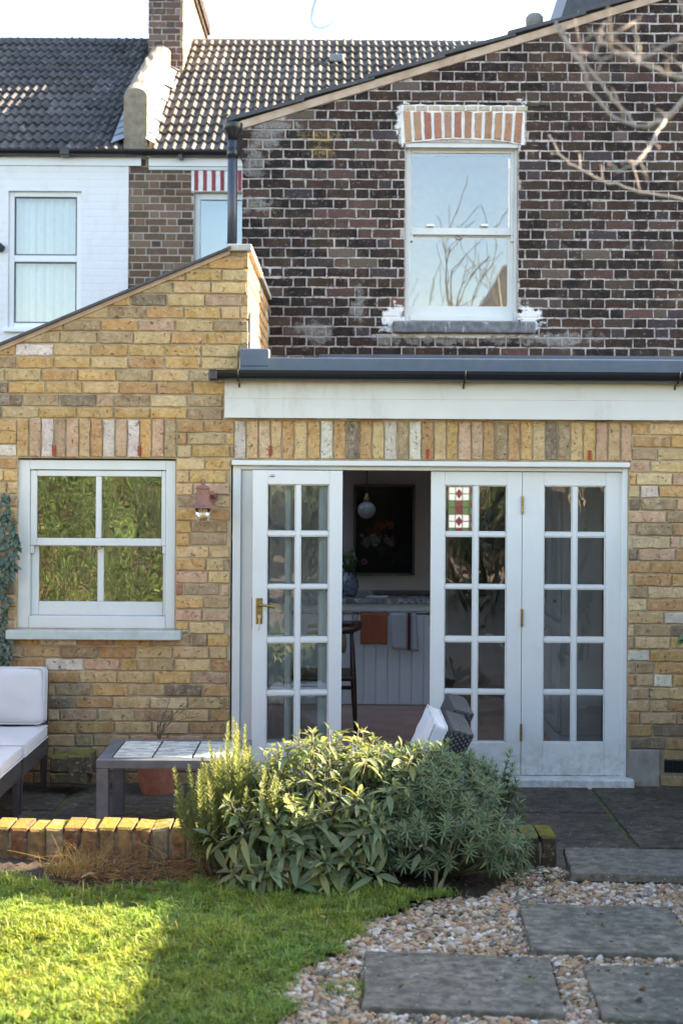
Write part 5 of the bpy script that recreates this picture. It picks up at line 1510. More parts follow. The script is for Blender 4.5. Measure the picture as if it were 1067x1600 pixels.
# --- rosemary
rg = random.Random(52)
ro = thing('rosemary_bush', 'upright rosemary bush with sunlit needle tips', 'shrub', (-.85, 6.65, .06))
ng = [(np.array([(-.5, 0, 0), (.5, 0, 0), (.42, .6, -.05), (-.42, .6, -.05), (0, 1, -.15)]), None)]
needle_v = np.array([(-.095, 0, .02), (.095, 0, .02), (.085, .65, 0), (-.085, .65, 0), (.0, 1, -.08), (0.0, 1, -.08)]); needle_f = np.array([(0, 1, 2, 3), (3, 2, 4, 5)])
b, c = [], []; stems = MB()
RC_ = [(.16, .21, .08), (.21, .25, .095), (.27, .28, .12), (.13, .175, .08)]
for q in range(165):
    x = rg.gauss(-.50, .12); y = rg.uniform(6.45, 6.9); lean = (x + .55) * .35
    x = max(-.70, min(-.30, x)); lean *= .6
    top = rg.uniform(.22, .58) - abs(x + .52) * .3
    if q < 7: top = rg.uniform(.58, .70); x = -.55 + rg.uniform(-.10, .12); lean = rg.uniform(-.03, .05)
    p0 = Vector((-.50 + (x + .50) * .5, y, .06)); p1 = Vector((x + lean + rg.gauss(0, .05), y + rg.uniform(-.09, .04), .06 + top))
    pm = (p0 + p1) / 2 + Vector(((x + .50) * .2, -.03, 0))
    pts = [p0 * (1 - t) ** 2 + pm * 2 * t * (1 - t) + p1 * t * t for t in [k / 6 for k in range(7)]]
    stems.tube(pts, [.004, .0035, .003, .0026, .0022, .0018, .0012], 4, col=(.13, .085, .055))
    n_ = int(top * 330)
    for k in range(n_):
        t = .18 + .82 * (k / n_) ** .8; pp = p0 * (1 - t) ** 2 + pm * 2 * t * (1 - t) + p1 * t * t
        tang = (pm - p0) * (1 - t) + (p1 - pm) * t; tang.normalize()
        a = k * 2.4; r1 = tang.cross(Vector((.2, 1, .1))).normalized(); r2 = tang.cross(r1)
        up = .55 + .7 * t
        d = (r1 * math.cos(a) + r2 * math.sin(a) + tang * up).normalized()
        L = rg.uniform(.022, .038) * (1 - .45 * max(0, t - .85) / .15); b.append((frame_from(d, tang) @ Matrix.Diagonal((L, L, L)), pp)); c.append(rotvar(rg.choice(RC_), rg))
joined('foliage', [(needle_v, needle_f)], [b], [c], attr_mat('rosemary_needle', .6, .42, .1), ro, smooth=False)
stems.build('stems', M['twig'], ro, smooth=True)

# --- bushy spurge with whorls of narrow leaves
rg = random.Random(63)
eu = thing('spurge_bush', 'dense blue green bush of narrow whorled leaves on a crooked woody stem', 'shrub', (.5, 6.55, .06))
nv, nf = leaf_geo(1, .16, 4, .15, .12); nv2, nf2 = leaf_geo(1, .15, 4, .15, .38)
b, c = [[], []], [[], []]; stems = MB()
EC = [(.12, .19, .10), (.15, .215, .11), (.095, .155, .095), (.19, .235, .10)]
base = Vector((.44, 6.40, .05))
woody = MB()
woody.tube([base, base + Vector((.015, .02, .03)), base + Vector((.05, .05, .10)), base + Vector((.05, .08, .16)), base + Vector((.09, .10, .26)), base + Vector((.10, .12, .36))], [.014, .013, .011, .009, .008, .006], 8, col=(.34, .25, .14))
woody.tube([base + Vector((-.01, .03, 0)), base + Vector((-.005, .05, .08)), base + Vector((-.05, .08, .16)), base + Vector((-.10, .1, .27))], [.011, .01, .007, .005], 7, col=(.26, .2, .12))
woody.tube([base + Vector((-.20, .06, 0)), base + Vector((-.15, .08, .10)), base + Vector((-.13, .12, .22))], [.006, .005, .004], 6, col=(.28, .2, .12))
woody.tube([base + Vector((-.18, .05, .04)), base + Vector((-.23, .08, .13)), base + Vector((-.25, .12, .22))], [.005, .004, .003], 6, col=(.28, .2, .12))
woody.build('trunk', M['twig'], eu, smooth=True)
def eu_top(x, y):
    return .10 + .50 * max(.0, 1 - ((x - .46) / .46) ** 2) ** .6 * max(.3, 1 - ((y - 6.72) / .55) ** 2)
sh = []
for q in range(340):
    x = rg.uniform(.08, .79); y = rg.uniform(6.32, 7.0)
    sh.append((x, y, .05 + eu_top(x, y) * rg.choice((rg.uniform(.35, .9), rg.uniform(.85, 1.03)))))
for (px, py) in ((795, 1178), (745, 1195), (755, 1188), (806, 1225), (790, 1215), (812, 1250), (800, 1200), (710, 1185), (690, 1175), (640, 1180), (560, 1163)):
    X1, Z1 = P(px, py, 6.75); sh.append((X1, 6.75, Z1)); sh.append((X1 + rg.uniform(-.03, .03), 6.74, Z1 - .05)); sh.append((X1 + rg.uniform(-.03, .03), 6.74, Z1 - .11))
for q in range(14):
    sh.append((rg.uniform(.70, .86), rg.uniform(6.45, 6.62), rg.uniform(.12, .3)))
for (x, y, z) in sh:
    bx, by = .46 + (x - .46) * .35, 6.6 + (y - 6.6) * .4
    mid = Vector(((x + bx) / 2 + (x - .46) * .15, (y + by) / 2, .1 + (z - .1) * .55)); p = Vector((x, y, z))
    stems.tube([(bx, by, .10), mid, p], [.0035, .0028, .0018], 4, col=(.12, .13, .07))
    ax = ((p - mid).normalized() + Vector((0, -.25, .55))).normalized()
    r1 = ax.cross(Vector((.4, .7, .2))).normalized(); r2 = ax.cross(r1)
    for lv in range(3):
        nl = rg.randint(7, 10); ph = rg.uniform(0, 6)
        for k in range(nl):
            a = ph + 2 * math.pi * k / nl + rg.uniform(-.15, .15); tilt = (.5, .95, 1.35)[lv] + rg.uniform(-.2, .2)
            d = ((r1 * math.cos(a) + r2 * math.sin(a)) * math.sin(tilt) + ax * math.cos(tilt)).normalized()
            L = (.034, .05, .056)[lv] * rg.uniform(.75, 1.25); w = rg.randrange(2)
            cc = rotvar(rg.choice(EC), rg)
            if rg.random() < .03: cc = (.22, .2, .06)
            b[w].append((frame_from(d, ax) @ Matrix.Diagonal((L, L, L)), p - ax * (.0, .022, .048)[lv])); c[w].append(cc)
joined('foliage', [(nv, nf), (nv2, nf2)], b, c, attr_mat('spurge_leaf', .55, .25, .1, 40, .3), eu)
stems.build('stems', M['twig'], eu, smooth=True)

# --- grasses, litter, climbers
def blades(name, n, fn, mat, rg, label=None, cat=None, parent=None, kind=None, part=None):
    V, T, C = [], [], []
    for q in range(n):
        p, d, L, w, bend, col = fn(q)
        p = Vector(p); d = Vector(d).normalized(); s = d.cross(Vector((.1, 1, .2))).normalized(); dn = Vector(bend)
        o = len(V); seg = 4
        for k in range(seg + 1):
            t = k / seg; c_ = p + d * L * t + dn * L * t * t; ww = w * (1 - .8 * t)
            V += [tuple(c_ - s * ww), tuple(c_ + s * ww)]; C += [col, col]
            if k: a = o + 2 * (k - 1); T.append((a, a + 1, a + 3, a + 2))
    o = bpy.data.objects.new(part or name, npmesh(name, V, T, C)); o.data.materials.append(mat); place(o, parent)
    if label: tag(o, label, cat)
    if kind: o['kind'] = kind
    return o
rg = random.Random(71)
STR = [(.50, .34, .15), (.38, .24, .11), (.58, .43, .22), (.28, .16, .08)]
X1 = -1.20
dg = thing('dry_grass_tuft', 'tuft of dry straw coloured grass against the low wall', 'grass tuft', (X1, 6.58, .07))
blades('dry_blades', 330, lambda q: ((X1 + rg.gauss(0, .065), 6.58 + rg.gauss(0, .045), .075), (rg.gauss(0, .45), rg.gauss(-.15, .35), 1), rg.uniform(.08, .2), .0016, (rg.gauss(0, .3), rg.gauss(-.1, .3), rg.uniform(-.55, .0)), rotvar(rg.choice(STR), rg)), M['grassm'], rg, parent=dg, kind='stuff')
# dead stems lying in the bed
def litter_strand(q):
    x = rg.uniform(-1.2, -.45); y = 6.55 + rg.gauss(0, .09)
    return ((x, y, .075 + .02 * (y > 6.55) + rg.uniform(0, .04)), (rg.gauss(0, 1), rg.gauss(0, .6), rg.uniform(-.05, .5)), rg.uniform(.05, .2), .002, (rg.gauss(0, .3), rg.gauss(0, .2), rg.uniform(-.5, -.1)), rotvar(rg.choice([(.30, .16, .09), (.20, .11, .07), (.46, .31, .19), (.38, .19, .10)]), rg))
tag(blades('dead_stems', 620, litter_strand, M['grassm'], rg), 'tangle of dead brown stems lying in the flower bed', 'litter', kind='stuff')
def fallen_leaf(pos, L, W, col, label, rz=0, curl=.25):
    v, f = leaf_geo(L, W, 6, .25, curl); v[:, 2] += curl * L * .5
    me = npmesh('fallen_leaf', v, f, np.tile(np.array(col), (len(v), 1)), True); me.materials.append(M['leafy'])
    o = bpy.data.objects.new('fallen_leaf', me); place(o, None, pos); o.rotation_euler = (rg.uniform(-.2, .2), rg.uniform(-.2, .2), rz)
    so_ = o.modifiers.new('thick', 'SOLIDIFY'); so_.thickness = .0008
    return tag(o, label, 'leaf', 'fallen leaves')
def gpt(px, py, z):
    X1, Z1 = P(px, py, 1.0); t = (z - HC) / (Z1 - HC); return (X1 * t, t, z)
fallen_leaf(gpt(40, 1596, LZ + .025), .08, .055, (.55, .20, .03), 'bright orange fallen leaf on the lawn at the picture edge', .6)
fallen_leaf(gpt(356, 1456, LZ + .025), .045, .025, (.42, .34, .24), 'pale upright fallen leaf on the shaded lawn', 1.2)
fallen_leaf(gpt(325, 1490, LZ + .025), .035, .025, (.24, .10, .07), 'small reddish fallen leaf on the shaded lawn', .3)
fallen_leaf(gpt(1012, 1548, ZS + .004), .04, .028, (.20, .08, .04), 'rust brown fallen leaf on the brownish stepping stone', 1.0)
fallen_leaf(gpt(1005, 1562, ZS + .004), .05, .022, (.035, .028, .02), 'blackened curled leaf on the brownish stepping stone', 2.2)
fallen_leaf(gpt(1015, 1524, ZS + .004), .032, .022, (.16, .08, .05), 'small brown fallen leaf near the back of the brownish stepping stone', .2)
fallen_leaf(gpt(945, 1448, ZS + .004), .045, .018, (.20, .14, .10), 'curled brown leaf at the middle of the lichen-spotted stone', .1)
fallen_leaf(gpt(150, 1370, LZ + .02), .07, .05, (.55, .44, .28), 'large pale tan fallen leaf among the dead stems', 2.0)
fallen_leaf(gpt(835, 1382, .075), .09, .022, (.40, .22, .12), 'long rusty fallen leaf on the gravel by the low wall', 1.4)
# little brown and green leaves at the foot of the wall end
def bit(q):
    x, y = rg.gauss(.86, .11), rg.gauss(6.6, .08)
    return ((x, min(y, 6.77), .066), (rg.gauss(0, 1), rg.gauss(0, 1), rg.uniform(.05, .6)), rg.uniform(.015, .035), .005, (0, 0, -.4), rotvar(rg.choice([(.05, .075, .03), (.08, .11, .04), (.14, .09, .05), (.1, .05, .03)]), rg))
tag(blades('ground_cover', 330, bit, M['leafy'], rg), 'small dark leaves and litter at the foot of the wall end', 'ground cover', kind='stuff')
def bed_bit(q):
    x, y = rg.uniform(-1.2, .62), rg.uniform(6.25, 6.75)
    return ((x, y, .068 + .03 * max(0, min(1, (y - 6.5) / .2)) * (x < .5)), (rg.gauss(0, 1), rg.gauss(0, 1), rg.uniform(.0, .35)), rg.uniform(.012, .045), .004, (0, 0, -.2), rotvar(rg.choice([(.045, .03, .02), (.08, .05, .03), (.14, .09, .05), (.03, .03, .02)]), rg))
tag(blades('leaf_litter', 700, bed_bit, M['leafy'], rg), 'dark leaf litter covering the flower bed soil', 'litter', kind='stuff')
def weed(q):
    a = rg.uniform(-1.9, .3); bq = rg.uniform(4.7, 6.3); h_ = WC[q // 7 % len(WC)]
    return ((h_[0], h_[1], LZ + .004), (rg.gauss(0, 1), rg.gauss(0, 1), .35), rg.uniform(.02, .04), .006, (0, 0, -.35), rotvar(rg.choice([(.13, .22, .06), (.18, .26, .08), (.10, .18, .05)]), rg))
WC = [(x, y) for x, y in ((rg.uniform(-1.6, .3), rg.uniform(4.75, 6.3)) for _ in range(90)) if x < lawn_x(y) - .04]
tag(blades('lawn_weeds', 7 * len(WC), weed, M['leafy'], rg), 'small broad-leaved weeds scattered through the lawn', 'weeds', kind='stuff')
def crumb(q):
    while True:
        x, y = rg.uniform(-1.6, 1.6), rg.uniform(4.75, 6.7)
        if abs(x) < .237 * y: break
    zz = ZS + .003 if any(inside(p, x, y) for p in STN) else (.074 if x > lawn_x(y) else LZ + .022)
    return ((x, y, zz), (rg.gauss(0, 1), rg.gauss(0, 1), rg.uniform(0, .3)), rg.uniform(.008, .03), rg.uniform(.002, .006), (0, 0, -.2), rotvar(rg.choice([(.16, .09, .05), (.10, .06, .04), (.32, .24, .15), (.45, .40, .33)]), rg))
tag(blades('fallen_bits', 330, crumb, M['leafy'], rg), 'tiny fallen leaf bits and petals scattered on lawn, slabs and gravel', 'litter', kind='stuff')
# wispy grey grass behind the sage
wx_, wz_ = P(402, 1175, 7.25)
wg = thing('feather_grass', 'wispy grey feather grass behind the rosemary', 'grass tuft', (wx_, 7.25, .0))
blades('wisps', 150, lambda q: ((wx_ + rg.gauss(0, .03), 7.25 + rg.gauss(0, .03), .15), (rg.gauss(0, .28), rg.gauss(0, .2), 1), rg.uniform(.28, .52), .0008, (rg.gauss(.05, .35), rg.gauss(0, .2), -.35), rotvar((.30, .26, .22), rg)), M['grassm'], rg, parent=wg, kind='stuff')
m = MB(); m.lathe([(.05, 0), (.075, .13), (.08, .16), (.07, .16), (.06, .14)], (wx_, 7.25, PZ), 18); m.build('pot', M['terracotta'], wg, smooth=True)

# climber on the left edge of the yellow wall
rg = random.Random(81)
cl = thing('climbing_plant', 'glossy dark climber hanging down the wall beside the window', 'climber', (-2.12, YF - .05, 1.2))
v, f = leaf_geo(1, .55, 5, .15, .35); b, c = [], []; stems = MB()
for (px, py0, py1) in ((2, 770, 1060), (16, 785, 905), (24, 820, 895), (8, 880, 1060), (12, 1000, 1070)):
    n_ = int((py1 - py0) / 5); pts = []
    for k in range(n_):
        X1, Z1 = P(px + 4 * math.sin(k * .5 + px), py0 + (py1 - py0) * k / n_, YF - .05); pts.append((X1, YF - .04 - .02 * rg.random(), Z1))
        for s in range(2):
            d = Vector((rg.gauss(0, .7), -.6 + rg.gauss(0, .3), -.7 + rg.gauss(0, .5))).normalized(); L = rg.uniform(.035, .065)
            b.append((frame_from(d, Vector((0, -1, .5))) @ Matrix.Diagonal((L, L, L)), Vector(pts[-1]))); c.append(rotvar(rg.choice([(.03, .065, .045), (.045, .085, .05), (.06, .10, .065)]), rg))
    stems.tube(pts, .003, 5, col=(.08, .06, .04))
joined('foliage', [(v, f)], [b], [c], attr_mat('climber_leaf', .3, .15, .1, 40, .6), cl)
stems.build('stems', M['twig'], cl)
# a few leaves entering at the right edge
rl = thing('camellia_sprig', 'few glossy green leaves reaching in beside the right-hand brick pier', 'shrub', (2.25, 8.4, 0))
b, c = [], []
for px, py in ((1058, 998), (1066, 1004), (1064, 994), (1072, 1000), (1066, 1078), (1073, 1085), (1075, 1070), (1080, 1010), (1078, 1040)):
    X1, Z1 = P(px, py, 8.4); d = Vector((-.8 + rg.gauss(0, .3), -.4, rg.gauss(-.1, .3))).normalized(); L = rg.uniform(.06, .085)
    b.append((frame_from(d, Vector((0, -.6, .8))) @ Matrix.Diagonal((L, L, L)), Vector((X1 + .05, 8.4, Z1)))); c.append(rotvar((.06, .13, .05), rg))
joined('foliage', [(v, f)], [b], [c], attr_mat('camellia_leaf', .3, .2, .1, 40, .6), rl)
m = MB(); m.tube([(2.45, 8.4, -.02), (2.35, 8.4, .5), (2.2, 8.4, .75), (2.08, 8.4, .92)], [.02, .014, .008, .004], 7, col=(.1, .08, .05)); m.tube([(2.35, 8.4, .45), (2.2, 8.4, .55), (2.1, 8.4, .62)], [.012, .006, .003], 6, col=(.1, .08, .05)); m.build('stems', M['twig'], rl, smooth=True)

# ------------------------------------------------------------------ patio furniture
def tab_tile():
    k = NM('blue_white_tile'); oi = k.n('ShaderNodeObjectInfo'); p = k.pos()
    w = k.n('ShaderNodeTexBrick'); k.set(w.inputs['Vector'], k.mapped((1, 1, 1)))
    w.inputs['Scale'].default_value = 1; w.inputs['Brick Width'].default_value = .062; w.inputs['Row Height'].default_value = .026; w.inputs['Mortar Size'].default_value = .0016
    w.inputs['Color1'].default_value = (.66, .68, .66, 1); w.inputs['Color2'].default_value = (.22, .29, .32, 1); w.inputs['Mortar'].default_value = (.5, .5, .48, 1)
    c = k.mix(k.math('MULTIPLY', k.ramp(k.noise(12, 5), [(.45, 0), (.7, 1)]), .4), w.outputs[0], (.52, .52, .46))
    return k.done(c, .25, spec=.5)
M['tile'] = tab_tile()
TX0_, TX1_, TY0, TY1, TZ = -1.283, -.50, 7.58, 8.19, .40
tb = thing('coffee_table', 'low dark wooden garden table with tiled top', 'table', (-.9, 7.9, PZ))
m = MB(); bw_ = .066
m.box(TX0_, TX1_, TY0, TY0 + bw_, TZ - .045, TZ); m.box(TX0_, TX1_, TY1 - bw_, TY1, TZ - .045, TZ); m.box(TX0_, TX0_ + bw_, TY0 + bw_, TY1 - bw_, TZ - .045, TZ); m.box(TX1_ - bw_, TX1_, TY0 + bw_, TY1 - bw_, TZ - .045, TZ)
m.build('top_frame', M['tablewood'], tb, bevel=.003)
m = MB(); m.box(TX0_ + bw_, TX1_ - bw_, TY0 + bw_, TY1 - bw_, TZ - .03, TZ - .008); m.build('tile_bed', M['mosst'], tb)
nx_, ny_ = 3, 3; ax_, ay_ = TX0_ + bw_ + .006, TY0 + bw_ + .006; tw_, td_ = (TX1_ - TX0_ - 2 * bw_ - .012) / nx_, (TY1 - TY0 - 2 * bw_ - .012) / ny_
for i in range(nx_):
    for k in range(ny_):
        m = MB(); m.box(ax_ + i * tw_ + .006, ax_ + (i + 1) * tw_ - .006, ay_ + k * td_ + .007, ay_ + (k + 1) * td_ - .007, TZ - .0075, TZ + .003 + rnd.uniform(-.001, .001)); m.build('table_tile', M['tile'], tb, bevel=.002, seg=1)
for x in (TX0_ + .002, TX1_ - .064):
    for y in (TY0 + .002, TY1 - .064):
        m = MB(); m.box(x, x + .062, y, y + .062, PZ, TZ - .046); m.build('leg', M['tablewood'], tb, bevel=.003)

def cushion(name, x0, x1, y0, y1, z0, z1, parent=None, rot=None, puff=.018, mat=None):
    """a soft box: rounded edges, puffed faces, slight creases"""
    n = 14; vs, fs = [], []
    cx, cy, cz = (x0 + x1) / 2, (y0 + y1) / 2, (z0 + z1) / 2; hx_, hy_, hz_ = (x1 - x0) / 2, (y1 - y0) / 2, (z1 - z0) / 2
    import bmesh
    bm = bmesh.new(); bmesh.ops.create_cube(bm, size=2); bmesh.ops.subdivide_edges(bm, edges=bm.edges[:], cuts=11, use_grid_fill=True)
    r_ = min(hx_, hy_, hz_) * .55
    for q in bm.verts:
        p = Vector((q.co.x * hx_, q.co.y * hy_, q.co.z * hz_))
        inn = Vector((max(-hx_ + r_, min(hx_ - r_, p.x)), max(-hy_ + r_, min(hy_ - r_, p.y)), max(-hz_ + r_, min(hz_ - r_, p.z))))
        d = p - inn
        if d.length > 1e-6: p = inn + d.normalized() * min(d.length, r_)
        ax = min(range(3), key=lambda i: (hx_, hy_, hz_)[i])
        o1, o2 = [i for i in range(3) if i != ax]; H_ = (hx_, hy_, hz_)
        bulge = puff * (1 - (q.co[o1]) ** 2) * (1 - (q.co[o2]) ** 2) * q.co[ax]
        crease = .006 * math.sin(q.co[o1] * 7 + 3 * q.co[o2] + 1.7 * math.sin(q.co[o2] * 5)) * abs(q.co[ax]) * (.4 + .6 * abs(q.co[o2]))
        p[ax] += bulge + crease
        q.co = p
    me = bpy.data.meshes.new(name); bm.to_mesh(me); bm.free(); me.polygons.foreach_set('use_smooth', np.ones(len(me.polygons), dtype=bool)); me.materials.append(mat or M['cushion'])
    o = bpy.data.objects.new(name, me); place(o, parent, (cx, cy, cz))
    if rot: o.rotation_euler = rot
    H_ = (hx_, hy_, hz_); ax = min(range(3), key=lambda i: H_[i]); o1, o2 = [i for i in range(3) if i != ax]; rr = r_ * .9
    for sg_ in (-1, 1):
        pts = []
        for cx_, cy_, a0 in ((1, 1, 0), (-1, 1, 90), (-1, -1, 180), (1, -1, 270)):
            for t in range(5):
                a_ = R(a0 + t * 22.5); p = [0, 0, 0]
                p[o1] = cx_ * (H_[o1] - rr) + math.cos(a_) * (rr * .86); p[o2] = cy_ * (H_[o2] - rr) + math.sin(a_) * (rr * .86); p[ax] = sg_ * (H_[ax] - r_ * .32); pts.append(tuple(p))
        m = MB(); m.tube(pts + [pts[0]], .0042, 6, cap=False); m.build('piping', mat or M['cushion'], o, smooth=True)
    return o
def weave_panel(u0, u1, w0, w1, mp, st=.012, r_=.0035, gap=True):
    """open basket weave in a plane: mp(u, w, d) -> point"""
    m = MB(); k = 0; u = u0
    while u <= u1:
        pts = [mp(u, w0 + (w1 - w0) * t / 24, r_ * .9 * (1 if (t + k) % 2 else -1)) for t in range(25)]
        m.tube(pts, r_, 4, cap=False); u += st; k += 1
    k = 0; w = w0
    while w <= w1:
        m.tube([mp(u0, w, 0), mp(u1, w, 0)], r_ * .9, 4, cap=False); w += st * 1.25; k += 1
    return m
# left seat by the window, with a footstool module in front
XS = -1.79
def seat_module(name, label, x0, x1, y0, y1, back, cat='seat', cushion_label=None):
    t = thing(name, label, cat, ((x0 + x1) / 2, (y0 + y1) / 2, PZ), 'rattan seat modules')
    m = MB(); m.box(x0, x1, y0, y1, .185, .295); m.build('seat_frame', M['wicker'], t, bevel=.012)
    for x in (x0 + .005, x1 - .047):
        for y in (y0 + .005, y1 - .047):
            m = MB(); m.add([(x + .006, y + .006, PZ), (x + .034, y + .006, PZ), (x + .034, y + .034, PZ), (x + .006, y + .034, PZ), (x, y, .184), (x + .042, y, .184), (x + .042, y + .042, .184), (x, y + .042, .184)], [(0, 3, 2, 1), (4, 5, 6, 7), (0, 1, 5, 4), (1, 2, 6, 5), (2, 3, 7, 6), (3, 0, 4, 7)])
            m.build('leg', M['weave'], t, bevel=.003)
    if back == 'y':
        m = MB(); m.box(x0, x1, y1 - .062, y1, .296, .715); m.build('backrest', M['wicker'], t, bevel=.014, seg=3)
    return t
seat_module('garden_chair', 'dark rattan garden seat backing onto the wall under the window', -2.55, XS, 8.14, 8.86, 'y')
tag(cushion('seat_cushion', -2.54, XS + .012, 8.13, 8.79, .297, .377), 'white seat cushion on the rattan seat under the window', 'cushion')
tag(cushion('back_cushion', -2.54, XS + .006, 8.66, 8.795, .39, .735, rot=(R(-6), 0, 0), puff=.025), 'white back cushion upright against the wall under the window', 'cushion')
seat_module('rattan_footstool', 'dark rattan footstool in front of the seat under the window', -2.55, XS - .004, 7.42, 8.125, None, 'footstool')
tag(cushion('seat_cushion', -2.54, XS + .006, 7.41, 8.118, .297, .372), 'white cushion on the rattan footstool', 'cushion')
# right seat, side on to the camera, facing the table
def side_seat(name, label, x0, x1, y0, y1, group):
    t = thing(name, label, 'seat', ((x0 + x1) / 2, (y0 + y1) / 2, PZ), group)
    m = MB(); m.box(x0, x1, y0, y1, .185, .295); m.build('seat_frame', M['wicker'], t, bevel=.012)
    for x in (x0 + .005, x1 - .047):
        for y in (y0 + .005, y1 - .047):
            m = MB(); m.box(x, x + .042, y, y + .042, PZ, .184); m.build('leg', M['weave'], t, bevel=.003)
    zt = .60; tl = .135
    m = MB(); a, b_ = x1 - .125, x1 - .012
    m.add([(a, y0 + .012, .296), (b_, y0 + .012, .296), (b_, y1, .296), (a, y1, .296), (a + tl, y0 + .012, zt), (b_ + tl, y0 + .012, zt - .03), (b_ + tl, y1, zt - .03), (a + tl, y1, zt)], [(0, 3, 2, 1), (4, 5, 6, 7), (0, 1, 5, 4), (1, 2, 6, 5), (2, 3, 7, 6), (3, 0, 4, 7)])
    bk_ = m.build('backrest', M['wicker'], t, bevel=.012, seg=3)
    def mp(u, w, d):
        tt = (w - .30) / (zt - .30); xa = a + tl * tt; xb = b_ + tl * tt
        return (xa + (xb - xa) * u, y0 + d + .002, w - .03 * u * tt)
    m = MB(); pm = weave_panel(.04, .96, .31, zt - .012, lambda u, w, d: mp(u, w, d), .135, .0045)
    pm.build('weave_end', M['weave'], bk_)
    return t
GRS = 'rattan seats facing the table'
r1 = side_seat('garden_chair', 'dark rattan seat with white cushions behind the sage bush', -.10, .575, 7.42, 8.06, GRS)
r2 = side_seat('garden_chair', 'bare dark rattan seat back standing beside the doors', -.07, .635, 8.075, 8.70, GRS)
tag(cushion('seat_cushion', -.12, .46, 7.41, 8.06, .297, .385), 'white seat cushion on the rattan seat behind the sage', 'cushion')
tag(cushion('back_cushion', .435, .52, 7.44, 8.04, .385, .63, rot=(0, R(22), 0), puff=.02), 'white back cushion leaning on the rattan seat behind the sage', 'cushion')

# pot with bare twigs behind the table
ptx = X_(246, 1190, 8.74)
pt = thing('plant_pot', 'terracotta pot with a bare twiggy plant behind the table', 'plant pot', (ptx, 8.74, PZ))
m = MB(); m.lathe([(.10, 0), (.112, .06), (.135, .235), (.15, .24), (.155, .30), (.14, .305), (.13, .28), (.02, .27)], (ptx, 8.74, PZ), 28); m.build('pot', M['terracotta'], pt, smooth=False)
tw = MB(); rg = random.Random(17)
def twig(mb, p, d, L, r_, dep, col, rg, spread=.5, grav=.0, minr=.0008, nn=5):
    pts, rr_ = [Vector(p)], [r_]; d = Vector(d).normalized()
    for k in range(nn):
        d = (d + Vector((rg.gauss(0, .13), rg.gauss(0, .13), rg.gauss(0, .10) - grav))).normalized(); pts.append(pts[-1] + d * L / nn); rr_.append(max(minr, r_ * (1 - .55 * (k + 1) / nn)))
    mb.tube(pts, rr_, 5 if r_ < .02 else 8, col=col)
    if dep:
        for q in range(rg.randint(2, 4)):
            i = rg.randint(1, nn); a = Vector((rg.gauss(0, spread), rg.gauss(0, spread), rg.gauss(.15, spread * .6)))
            twig(mb, pts[i], (d + a), L * rg.uniform(.45, .75), rr_[i] * .65, dep - 1, col, rg, spread, grav, minr, nn)
for q in range(4): twig(tw, (ptx + rg.uniform(-.03, .03), 8.74 + rg.uniform(-.03, .03), .25), (rg.gauss(0, .25), rg.gauss(0, .15), 1), rg.uniform(.2, .32), .005, 2, (.07, .06, .035), rg, .55)
tw.build('twigs', M['twig'], pt)
# pile of loose bricks at the foot of the wall
rg = random.Random(23)
for (px0, px1, py0, py1, lab) in ((78, 110, 1184, 1208, 'loose mossy brick, upper one beside the rattan seat'), (105, 142, 1181, 1210, 'loose mossy brick, upper one nearest the table'), (78, 135, 1209, 1226, 'loose mossy brick at the bottom of the small pile')):
    yb = 8.62; x0, x1, z0, z1 = RC(px0, px1, py0, py1, yb); z0 = max(z0, PZ)
    vs, fs, (ax, az) = brick_geo([(x0, z0), (x1, z0), (x1, z1), (x0, z1)], .20, .008, .004, rg); n = len(vs) // 3
    fs.append(tuple(range(3 * n - 1, 2 * n - 1, -1)))
    m = MB(); m.add([(x + ax, y + yb, z + az) for x, y, z in vs], fs); o = m.build('brick', M['mossbrick']); o.color = (.10, .075, .045, 1); tag(o, lab, 'brick', 'loose bricks by the wall')

